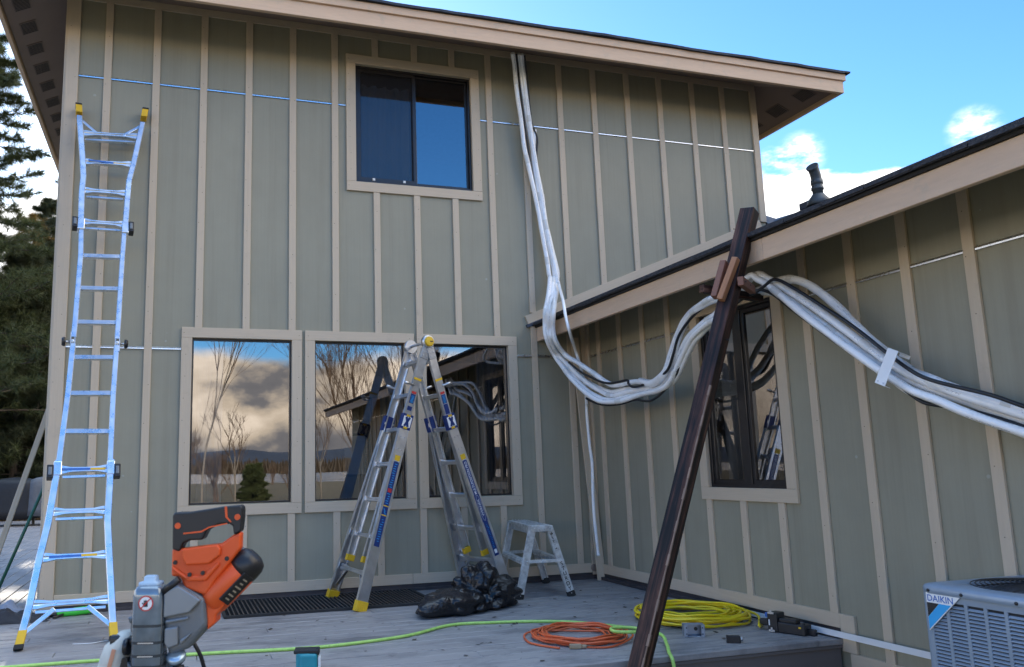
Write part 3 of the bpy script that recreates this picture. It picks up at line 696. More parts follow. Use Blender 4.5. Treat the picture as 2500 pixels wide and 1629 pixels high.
# curtains and what stands behind the panes
def curtain(name, a, b_, axis, off, z0, z1, waves, amp, m, label, cat='curtain'):
    mb = MB(); n = 48; L = []
    for i in range(n + 1):
        t = i / n; u = a + (b_ - a) * t; d = off + amp * math.sin(t * waves * 6.283) + .3 * amp * math.sin(t * waves * 15 + 1)
        L.append((u, d) if axis == 'y' else (d, u))
    for i in range(n):
        p, q = L[i], L[i + 1]; mb.face([(*p, z0), (*q, z0), (*q, z1), (*p, z1)], 0, None, True)
    o = top(name, mb, m, label, cat); sd = o.modifiers.new('thick', 'SOLIDIFY'); sd.thickness = .003; return o
curtain('curtain', -3.86, -3.60, 'y', .22, .06, 2.3, 4, .02, M_curtain, 'pale curtain drawn to the left inside the leftmost lower window')
curtain('curtain', -2.12, -1.92, 'y', .22, .06, 2.3, 3.5, .025, M_curtain_grey, 'grey curtain at the right side of the middle lower window')
curtain('curtain', -1.12, -.84, 'y', .22, .06, 2.3, 4, .025, M_curtain_grey, 'grey curtain inside the right hand lower window behind the folding ladder')
curtain('curtain', -2.37, -1.80, 'y', .13, 3.70, 4.86, 5, .03, M_curtain, 'sheer grey curtain behind the screened sash of the upstairs window')
curtain('curtain', -2.08, -1.87, 'x', .16, .78, 2.2, 2.5, .02, M_curtain, 'white curtain at the left of the wing window behind the leaning post')
curtain('curtain', -2.66, -2.42, 'x', .19, .78, 2.2, 3, .02, M_curtain_grey, 'dark grey curtain in the right sash of the wing window')
mb = MB(); mb.lathe([(.05, .87), (.075, .90), (.045, 1.02), (.03, 1.06)], (.30, -2.62, 0), Z_, 16); mb.lathe([(.09, 1.06), (.055, 1.26)], (.30, -2.62, 0), Z_, 16)
top('table_lamp', mb, plain('brass_lamp', (.42, .28, .13), .4, .4, .2), 'tan lamp with tapered shade inside the wing window, bottom right', 'lamp')
mb = MB(); mb.box((.6, -2.9, 0), (1.2, -1.4, .74)); mb.box((.55, -2.95, .74), (1.25, -1.35, .78))
top('sideboard', mb, plain('dark_furniture', (.06, .035, .025), .5, var=.3), 'dark wooden sideboard in the room behind the wing window', 'furniture')
mb = MB(); mb.box((-1.56, 2.88, .05), (-1.40, 2.99, 1.95)); top('door_leaf', mb, plain('orange_wood', (.62, .19, .05), .5, var=.2), 'narrow orange wooden door edge seen through the right hand lower window', 'door')
mb = MB(); mb.box((-1.95, 2.93, .95), (-1.62, 2.99, 1.5)); mb.box((-1.92, 2.915, .98), (-1.65, 2.935, 1.47), 1); top('picture', mb, [M_slot, M_white], 'framed picture on the back wall inside the right hand lower window', 'picture')
# ---------------------------------------------------------------- ladders
def chamfer_rect(w, d, c=.004):
    a, b_ = w / 2, d / 2
    return [(-a + c, -b_), (a - c, -b_), (a, -b_ + c), (a, b_ - c), (a - c, b_), (-a + c, b_), (-a, b_ - c), (-a, -b_ + c)]
def rail(mb, pts, ex, ey, w, d, m=0, prof=None):
    prof = prof or chamfer_rect(w, d)
    ex = V(ex); ey = V(ey)
    mb.loft([[V(p) + ex * x + ey * y for x, y in prof] for p in pts], m, False)
def flared_rung(mb, a, b_, n, u, m=0):
    """pressed rung: tall flattened ends, waisted middle, ribbed tread"""
    a = V(a); b_ = V(b_); n = V(n); u = V(u); rings = []
    for t, h, d in ((0, .058, .030), (.07, .056, .032), (.22, .034, .034), (.5, .030, .034), (.78, .034, .034), (.93, .056, .032), (1, .058, .030)):
        c = a.lerp(b_, t); rings.append([c + u * y + n * x for x, y in ((-d / 2, -h / 2), (d / 2, -h / 2), (d / 2, -h / 6), (d / 2 - .006, 0), (d / 2, h / 6), (d / 2, h / 2), (-d / 2, h / 2))])
    mb.loft(rings, m, False)
def ribbed_rung(mb, a, b_, n, u, m=0):
    h, d = .034, .032; pr = [(-d / 2, -h / 2), (d / 2 - .004, -h / 2)]
    for k in range(4):
        z = -h / 2 + h * (k + .5) / 4; pr += [(d / 2 - .006, z - .0035), (d / 2, z - .0022), (d / 2, z + .0022), (d / 2 - .006, z + .0035)]
    pr += [(d / 2 - .004, h / 2), (-d / 2, h / 2)]
    mb.sweep(pr, a, b_, n, u, m)
LN = V((.117, -.949, .293)).normalized()
LL = [(-4.882, -.095, 4.174), (-4.817, -.242, 3.673), (-4.801, -.286, 3.523), (-4.803, -.346, 3.33), (-4.773, -.512, 2.779), (-4.772, -.692, 2.196), (-4.778, -.865, 1.638), (-4.800, -1.042, 1.073), (-4.826, -1.151, .728), (-4.860, -1.227, .497), (-4.894, -1.323, .200), (-4.929, -1.409, -.02)]
LR = [(-4.346, -.075, 4.202), (-4.413, -.205, 3.691), (-4.444, -.257, 3.506), (-4.445, -.300, 3.379), (-4.454, -.468, 2.796), (-4.455, -.646, 2.217), (-4.460, -.824, 1.644), (-4.451, -.997, 1.080), (-4.450, -1.116, .695), (-4.428, -1.175, .492), (-4.396, -1.261, .201), (-4.369, -1.345, -.02)]
LX = V((.985, .12, 0)).normalized()
lad = thing('extension_ladder', (-4.65, -1.38, DZ), 'tall aluminium multi-position ladder with flared ends leaning against the siding at the left corner', 'ladder')
def at_z(L, z):
    for p, q in zip(L[:-1], L[1:]):
        p, q = V(p), V(q)
        if p.z >= z >= q.z: return p.lerp(q, (p.z - z) / (p.z - q.z))
    return V(L[-1])
for L, sgn in ((LL, -1), (LR, 1)):
    for zs_, w, d, off in ((( 4.12, 3.69, 3.52, 3.36, 3.02), .045, .068, 0), ((1.14, .90, .71, .495, .20, .02), .046, .068, 0), ((3.10, 2.79, 2.21, 2.075), .038, .056, -.004), ((2.02, 1.64, 1.05), .038, .056, -.004)):
        mb = MB(); rail(mb, [at_z(L, z) + LX * (off * sgn) for z in zs_], LX, LN, w, d); build('side_rail', mb, M_alu_new, lad)
rz_ = [(3.957, 3.983, 1), (3.670, 3.691, 1), (3.388, 3.397, 1), (3.090, 3.096, 1), (2.779, 2.796, 0), (2.494, 2.508, 0), (2.206, 2.217, 0), (1.919, 1.928, 0), (1.638, 1.644, 0), (1.354, 1.353, 0), (1.076, 1.080, 1), (.790, .790, 1), (.495, .492, 1), (.205, .203, 1)]
ldir = (at_z(LL, 3.0) - at_z(LL, 1.0)).normalized(); LU = LX.cross(LN); LU = LU if LU.z > 0 else -LU
for i, (za, zb, fl) in enumerate(rz_):
    a = at_z(LL, za) + LX * .015; b_ = at_z(LR, zb) - LX * .015; mb = MB()
    (flared_rung if fl else ribbed_rung)(mb, a, b_, LN, LU)
    if i in (0, 2, 3, 10, 11, 13): mb.beam(a - LN * .025 - LU * .045 + LX * .02, b_ - LN * .025 - LU * .045 - LX * .02, .016, .028, LN)
    r_ = build('rung', mb, M_alu_new, lad)
    if i in (1, 10, 12):
        mb = MB(); c = a.lerp(b_, .5) + LN * .0185
        mb.frame(c - LX * .06, LX, LU, LN, .10, .008, .0006, 0); mb.frame(c + LX * .09, LX, LU, LN, .05, .008, .0006, 1); build('warning_label', mb, [M_blueink, M_yellow], r_)
for L, sgn in ((LL, 1), (LR, -1)):    # gusset braces
    a = at_z(L, .205) + LX * (sgn * .15) - LU * .035; b_ = at_z(L, .045) + LX * (sgn * .015); mb = MB(); mb.beam(a, b_, .030, .016, LN); build('brace', mb, M_alu_new, lad, bevel=.003)
    a = at_z(L, 3.96) + LX * (sgn * .13) + LU * .02; b_ = at_z(L, 4.10) + LX * (sgn * .01); mb = MB(); mb.beam(a, b_, .024, .016, LN); build('brace', mb, M_alu_new, lad, bevel=.003)
    d = (at_z(L, .2) - at_z(L, .02)).normalized(); mb = MB(); mb.frame(at_z(L, .02) - d * .005, d, LX, LN, .045, .026, .038, 0)
    f = build('foot', mb, M_yellow, lad, bevel=.004)
    mb = MB(); mb.frame(at_z(L, .02) - d * .062, d, LX, LN, .016, .028, .040); build('rubber_pad', mb, M_rubber, f, bevel=.004)
    d = (at_z(L, 4.1) - at_z(L, 3.9)).normalized(); t_ = V(L[0]) + d * .02
    mb = MB(); mb.frame(t_, d, LX, LN, .040, .026, .038); f = build('end_cap', mb, M_yellow, lad, bevel=.004)
    mb = MB(); mb.frame(t_ + d * .048, d, LX, LN, .009, .027, .039); build('rubber_pad', mb, M_rubber, f, bevel=.003)
    for z in (3.065, 1.06):
        c = at_z(L, z) - LX * (sgn * .045) + LN * .005; mb = MB(); mb.frame(c, LU, LX, LN, .048, .022, .040); mb.frame(c + LN * .042, LU, LX, LN, .03, .012, .006, 1); build('lock_tab', mb, [M_black, M_grey], lad, bevel=.008, seg=3)
        mb = MB(); mb.frame(at_z(L, z - .01 if z > 2 else z + .02), LU, LX, LN, .05, .027, .039); build('lock_sleeve', mb, M_alu_new, lad, bevel=.004)
    c = (at_z(L, 2.045)); mb = MB()
    for o_ in (-.014, .014): mb.frame(c + LX * o_, LU, LX, LN, .075, .003, .026)
    mb.lathe([(.024, -.02), (.024, .02)], c, LX, 16); mb.lathe([(.008, 0), (.008, .05)], c - LX * sgn * .02, LX * -sgn, 10); h_ = build('hinge', mb, M_steel, lad)
    mb = MB(); mb.lathe([(.012, .05), (.034, .052), (.036, .066), (.028, .078)], c - LX * sgn * .0, LX * -sgn, 14); build('hinge_knob', mb, M_black, h_)

# folding A-frame ladder
fl = thing('folding_ladder', (-1.95, -.5, DZ), 'aluminium folding ladder standing open as an A with yellow feet and blue labels', 'ladder')
Hf, Hr = V((-1.933, -.75, 2.116)), V((-2.012, -.45, 2.113))
def c_chan(w, dp, th, sgn):
    """open channel: web across w, flanges dp deep towards +sgn"""
    a = w / 2; q = [(-a, 0), (a, 0), (a, dp), (a - .010, dp), (a - .010, dp - th), (a - th, dp - th), (a - th, th), (-a + th, th), (-a + th, dp - th), (-a + .010, dp - th), (-a + .010, dp), (-a, dp)]
    return [(x, y * sgn) for x, y in q]
def section(feet, side):
    Ff, Fr = V(feet[0]), V(feet[1]); mh = (Hf + Hr) / 2; mf = (Ff + Fr) / 2
    d = (mf - mh).normalized(); L = (mf - mh).length; g = (Hr - Hf).normalized()      # g: front to rear
    w = d.cross(g).normalized(); w = w if w.x > 0 else -w
    half = (Hr - Hf).length / 2
    P = lambda t, s_, off=0: mh + d * t + g * (s_ * (half + off))
    top_t, in_end, out_t = .06, L - .40, .70
    for s_, F in ((-1, Ff), (1, Fr)):
        mb = MB(); rail(mb, [P(top_t, s_), P(in_end, s_)], w, g * -s_, .072, .03, 0, c_chan(.072, .030, .0035, 1)); ir = build('inner_rail', mb, M_alu, fl)
        mb = MB(); mb.frame(P(in_end + .02, s_) - g * s_ * .014, d, w, g, .026, .038, .017); build('inner_foot', mb, M_yellow, ir, bevel=.003)
        og = g * s_; A = P(out_t, s_, .008); B = F + (A - F).normalized() * .05
        dd = (B - A).normalized(); ww = dd.cross(g).normalized(); ww = ww if ww.x > 0 else -ww; gg = ww.cross(dd); gg = gg if gg.dot(og) > 0 else -gg
        mb = MB(); rail(mb, [A, B], ww, -gg, .092, .036, 0, c_chan(.092, .036, .0035, 1)); orl = build('outer_rail', mb, M_alu, fl)
        for k in range(3):
            for q in (-1, 1):
                mb2 = MB(); c = A.lerp(B, .10 + .07 * k) + ww * q * .018 + gg * .001; mb2.lathe([(.006, 0), (.005, .003), (.002, .004)], c, gg, 8)
                build('rivet', mb2, M_steel, orl)
        mb = MB(); fpts = [(-.050, -.008), (.050, -.008), (.050, .044), (-.050, .044)]
        mb.loft([[B - dd * .03 + ww * x - gg * y for x, y in fpts], [B + dd * .052 + ww * x - gg * y for x, y in fpts]], 0, False)
        for k in range(5): mb.frame(B + ww * (-.036 + .018 * k) + gg * .0095 + dd * .02, dd, ww, gg, .028, .003, .0018)
        build('foot', mb, M_yellow, fl, bevel=.003)
        # locking collar
        c = P(out_t + .02, s_, .004); mb = MB(); mb.frame(c - g * s_ * .006, d, w, g, .066, .050, .023); mb.frame(c + g * s_ * .0185, d, w, g, .045, .040, .002, 1)
        for q in (-1, 1): mb.frame(c + g * s_ * .0185 + d * (q * .053), d, w, g, .009, .018, .004, 2); mb.frame(c + g * s_ * .021, (d + w * q * .42).normalized(), (w - d * q * .42).normalized(), g, .044, .011, .002, 0)
        build('lock_collar', mb, [M_navy, M_white, M_yellow], fl, bevel=.004)
        # hinge cheek plates and bolt
        H = Hf if s_ < 0 else Hr; mb = MB()
        mb.frame(H + d * .07 - g * s_ * .000 + g * s_ * .004, d, w, g, .085, .036, .004)
        for q in range(6): mb.lathe([(.007, 0), (.006, .004), (.002, .005)], H + d * (.06 + .035 * (q // 2)) + w * (.016 if q % 2 else -.016) + g * s_ * .008, g * s_, 8)
        build('hinge_plate', mb, M_steel, fl, bevel=.003)
        mb = MB(); c = P(.34, s_, .0); mb.frame(c + g * s_ * .001, d, w, g, .010, .0375, .0015, 1); mb.lathe([(.010, 0), (.010, .05), (.013, .052), (.013, .09), (.006, .094)], c + d * .06 + w * .02 * side, w * side, 10); build('lock_pin', mb, [M_steel, M_yellow], fl)
        # front-facing labels
        if s_ < 0:
            F1 = gg; at = lambda t: A.lerp(B, t) + gg * .0008
            sx = ww; Lr = (B - A).length
            def plate(t0, t1, w_, m, lift=0.0, shift=0.0):
                mb = MB(); mb.frame(at((t0 + t1) / 2) + gg * lift + ww * shift, dd, ww, gg, (t1 - t0) * Lr / 2, w_ / 2, .0006); return build('label', mb, m, orl)
            if side < 0:
                plate(.205, .235, .05, M_yellow); pl = plate(.24, .70, .050, M_navy)
                mb = MB(); mb.frame(at(.485) + gg * .0008, dd, ww, gg, .004, .025, .0004, 0); mb.frame(at(.535) + gg * .0008, dd, ww, gg, .004, .025, .0004, 0); mb.frame(at(.40) + gg * .0008, dd, ww, gg, .016, .018, .0004, 1)
                for k in range(34):
                    t = .255 + .43 * k / 34
                    if not (.47 < t < .55): mb.frame(at(t) + gg * .0008 + ww * rnd.uniform(-.006, .006), dd, ww, gg, .0022, rnd.uniform(.006, .015), .0003, 2)
                for k in range(3): mb.frame(at(.505 + .01 * k) + gg * .0008 + ww * (.008 * (k - 1)), (dd + ww * .6 * (-1) ** k).normalized(), gg.cross((dd + ww * .6 * (-1) ** k).normalized()), gg, .010, .0022, .0003, 2)
                build('label_print', mb, [M_yellow, M_red, M_cyan], orl)
            else:
                plate(.205, .235, .05, M_yellow); plate(.24, .445, .046, M_navy); plate(.445, .60, .055, M_navy, .0003); plate(.60, .80, .046, M_navy); mb = MB()
                put_text(mb, 'MULTI-POSITION PRO', at(.345) + gg * .002, -dd, ww * (1 if (-dd).cross(ww).dot(gg) > 0 else -1), width=.20 * Lr * .95, height=.026, m=0)
                put_text(mb, 'WERNER', at(.52) + gg * .002, -dd, ww * (1 if (-dd).cross(ww).dot(gg) > 0 else -1), width=.10 * Lr, height=.020, m=0)
                el = [at(.52) + gg * .002 + dd * (.075 * Lr * math.cos(k * math.pi / 18)) + ww * (.022 * math.sin(k * math.pi / 18)) for k in range(36)]
                mb.tube(el, .0012, 4, 0, closed=True)
                mb.frame(at(.775) + gg * .002, dd, ww, gg, .018, .014, .0003, 0)
                for k in range(14): mb.frame(at(.62 + .01 * k) + gg * .0016 + ww * rnd.uniform(-.008, .008), dd, ww, gg, .0018, rnd.uniform(.004, .01), .0003, 1)
                build('label_print', mb, [M_white, M_cyan], orl)
            mb = MB(); c = P(.46, s_, .002)
            mb.frame(c, d, w, g, .010, .022, .0006, 1); mb.frame(c + d * .055, d, w, g, .040, .022, .0006, 0)
            if side > 0: mb.frame(c + d * .145, d, w, g, .045, .022, .0006, 0)
            else: mb.frame(c + d * .14, d, w, g, .018, .022, .0006, 0)
            for k in range(6): mb.frame(c + d * (.03 + .011 * k) + g * s_ * .0009, d, w, g, .002, .014, .0003, 2)
            build('label', mb, [M_navy, M_red, M_cyan], ir)
    for k, t in enumerate((.17, .475, .78, 1.085, 1.39, 1.695, 1.99)):
        Lr = L - .05
        ou = min(max((t - out_t) / (Lr - out_t), 0), 1)
        if k < 3: a, b_ = P(t, -1, -.02), P(t, 1, -.02)
        else:
            Af, Ar = P(out_t, -1, .008), P(out_t, 1, .008); a, b_ = Af.lerp(Ff, (t - out_t) / (L - out_t)), Ar.lerp(Fr, (t - out_t) / (L - out_t)); a, b_ = a.lerp(b_, .03), b_.lerp(a, .03)
        mb = MB()
        if k < 3: ribbed_rung(mb, a, b_, w * side, d * -1)
        else: flared_rung(mb, a, b_, w * side, d * -1)
        build('rung', mb, M_alu, fl)
        if k == 6:
            for q in (0, 1):
                A0 = (a if q == 0 else b_); B0 = (b_ if q == 0 else a); mb = MB(); mb.beam(A0.lerp(B0, .24) + d * .02, A0 + d * .16 + (Ff - Hf if q == 0 else Fr - Hr).normalized() * .0, .026, .012, g); build('brace', mb, M_alu, fl, bevel=.002)
section([(-2.588, -.903, DZ), (-2.679, -.125, DZ)], -1)
section([(-1.188, -.601, DZ), (-1.42, -.06, DZ)], 1)
for H, s_ in ((Hf, -1), (Hr, 1)):
    g = (Hr - Hf).normalized() * s_
    mb = MB(); mb.lathe([(.058, -.030), (.060, -.004), (.058, .008), (.050, .012)], H, g, 28); h_ = build('hinge', mb, M_steel, fl)
    if s_ < 0:
        mb = MB(); mb.lathe([(.044, .010), (.044, .024), (.038, .032), (.020, .034)], H, g, 12, smooth=False); mb.frame(H + g * .0345, X_, Z_, Y_, .024, .004, .0006, 1); build('hinge_button', mb, [M_yellow, M_black], h_)
mb = MB(); mb.tube([Hf, Hr], .012, 10); build('hinge_shaft', mb, M_steel, fl)

# small step stool
st = thing('step_stool', (-.98, -.5, DZ), 'short worn aluminium step stool with hand lettered legs beside the folding ladder', 'step stool')
N1, N2, F1, F2 = V((-1.23, -.885, DZ)), V((-.75, -.90, DZ)), V((-1.09, -.10, DZ)), V((-.606, -.085, DZ))
A1, A2, B1, B2 = V((-1.075, -.87, .52)), V((-.920, -.87, .52)), V((-.955, -.11, .52)), V((-.80, -.11, .52))
M_ink = plain('black_marker', (.02, .02, .02), .6)
legs = {}
for nm, f, a, sg in (('n1', N1, A1, -1), ('n2', N2, A2, -1), ('f1', F1, B1, 1), ('f2', F2, B2, 1)):
    d = (a - f).normalized(); w = d.cross(Y_).normalized(); w = w if w.x > 0 else -w; yy = V((0, sg, 0))
    mb = MB(); rail(mb, [f + d * .03, a], w, -yy, .062, .026, 0, c_chan(.062, .026, .003, 1)); l_ = build('leg', mb, M_alu_worn, st); legs[nm] = (l_, f, a, d, w)
    mb = MB(); mb.frame(f + d * .022 - yy * .012, d, w, yy, .024, .033, .018); mb.lathe([(.005, 0), (.004, .003)], f + d * .03 + yy * .006, yy, 8, 1); build('foot', mb, [M_rubber, M_steel], st, bevel=.002)
mb = MB(); tp = [(A1.x - .02, A1.y - .012), (A2.x + .02, A2.y - .012), (B2.x + .02, B2.y + .012), (B1.x - .02, B1.y + .012)]
mb.prism(tp, (0, 0, .512), X_, Y_, Z_, .022)
for k in range(5):
    t = .12 + .19 * k; mb.beam(A1.lerp(A2, t) + Z_ * .016, B1.lerp(B2, t) + Z_ * .016, .010, .006)
for p, q in ((A1, B1), (A2, B2)): mb.beam(p - Z_ * .03 + (p - (A1 + A2) / 2).normalized() * .0, q - Z_ * .03, .012, .06)
for k in range(4): mb.lathe([(.009, 0), (.007, .004), (.002, .005)], A1.lerp(A2, .05 + .3 * k) + V((0, -.018, -.012)), -Y_, 10)
mb.frame((A1 + A2) / 2 + V((0, -.014, -.012)), X_, Y_, Z_, .10, .004, .024); mb.frame((B1 + B2) / 2 + V((0, .014, -.012)), X_, Y_, Z_, .10, .004, .024)
build('top_tread', mb, M_alu_worn, st, bevel=.002)
for a, b_ in (('n1', 'f1'), ('n2', 'f2')):
    la, lb = legs[a], legs[b_]; p, q = la[1].lerp(la[2], .50), lb[1].lerp(lb[2], .50); mb = MB(); mb.beam(p + Y_ * .01, q - Y_ * .01, .07, .028); mb.beam(p + Y_ * .01 + Z_ * .02, q - Y_ * .01 + Z_ * .02, .05, .008); build('step', mb, M_alu_worn, st, bevel=.003)
for a, b_, sg in (('n1', 'n2', -1), ('f1', 'f2', 1)):
    la, lb = legs[a], legs[b_]; p, q = la[1].lerp(la[2], .52) + Y_ * sg * .005, lb[1].lerp(lb[2], .52) + Y_ * sg * .005; mid = (p + q) / 2; mb = MB()
    mb.beam(p, mid + X_ * .02, .006, .028); mb.beam(mid - X_ * .02 + Y_ * sg * .007, q + Y_ * sg * .007, .006, .028)
    for c in (p, mid - X_ * .012, mid + X_ * .012, q): mb.lathe([(.009, 0), (.006, .006)], c + Y_ * sg * .009, V((0, sg, 0)), 8)
    build('spreader', mb, M_alu_worn, st, bevel=.001, seg=1)
l_, f, a, d, w = legs['n2']; mb = MB()
for k, ch in enumerate('STURDY'):
    put_text(mb, ch, f + d * (.285 - .043 * k) + V((0, -.0018, 0)), w, d, height=.034, m=0)
for k, ch in enumerate(('M', 'E', 'P', ',', '-')): put_text(mb, ch, f + d * (.545 - .032 * k) + V((0, -.0018, 0)) - w * .004, (w + d * .35), (d - w * .35), height=.024 if k < 3 else .008, m=0)
build('hand_lettering', mb, M_ink, l_)

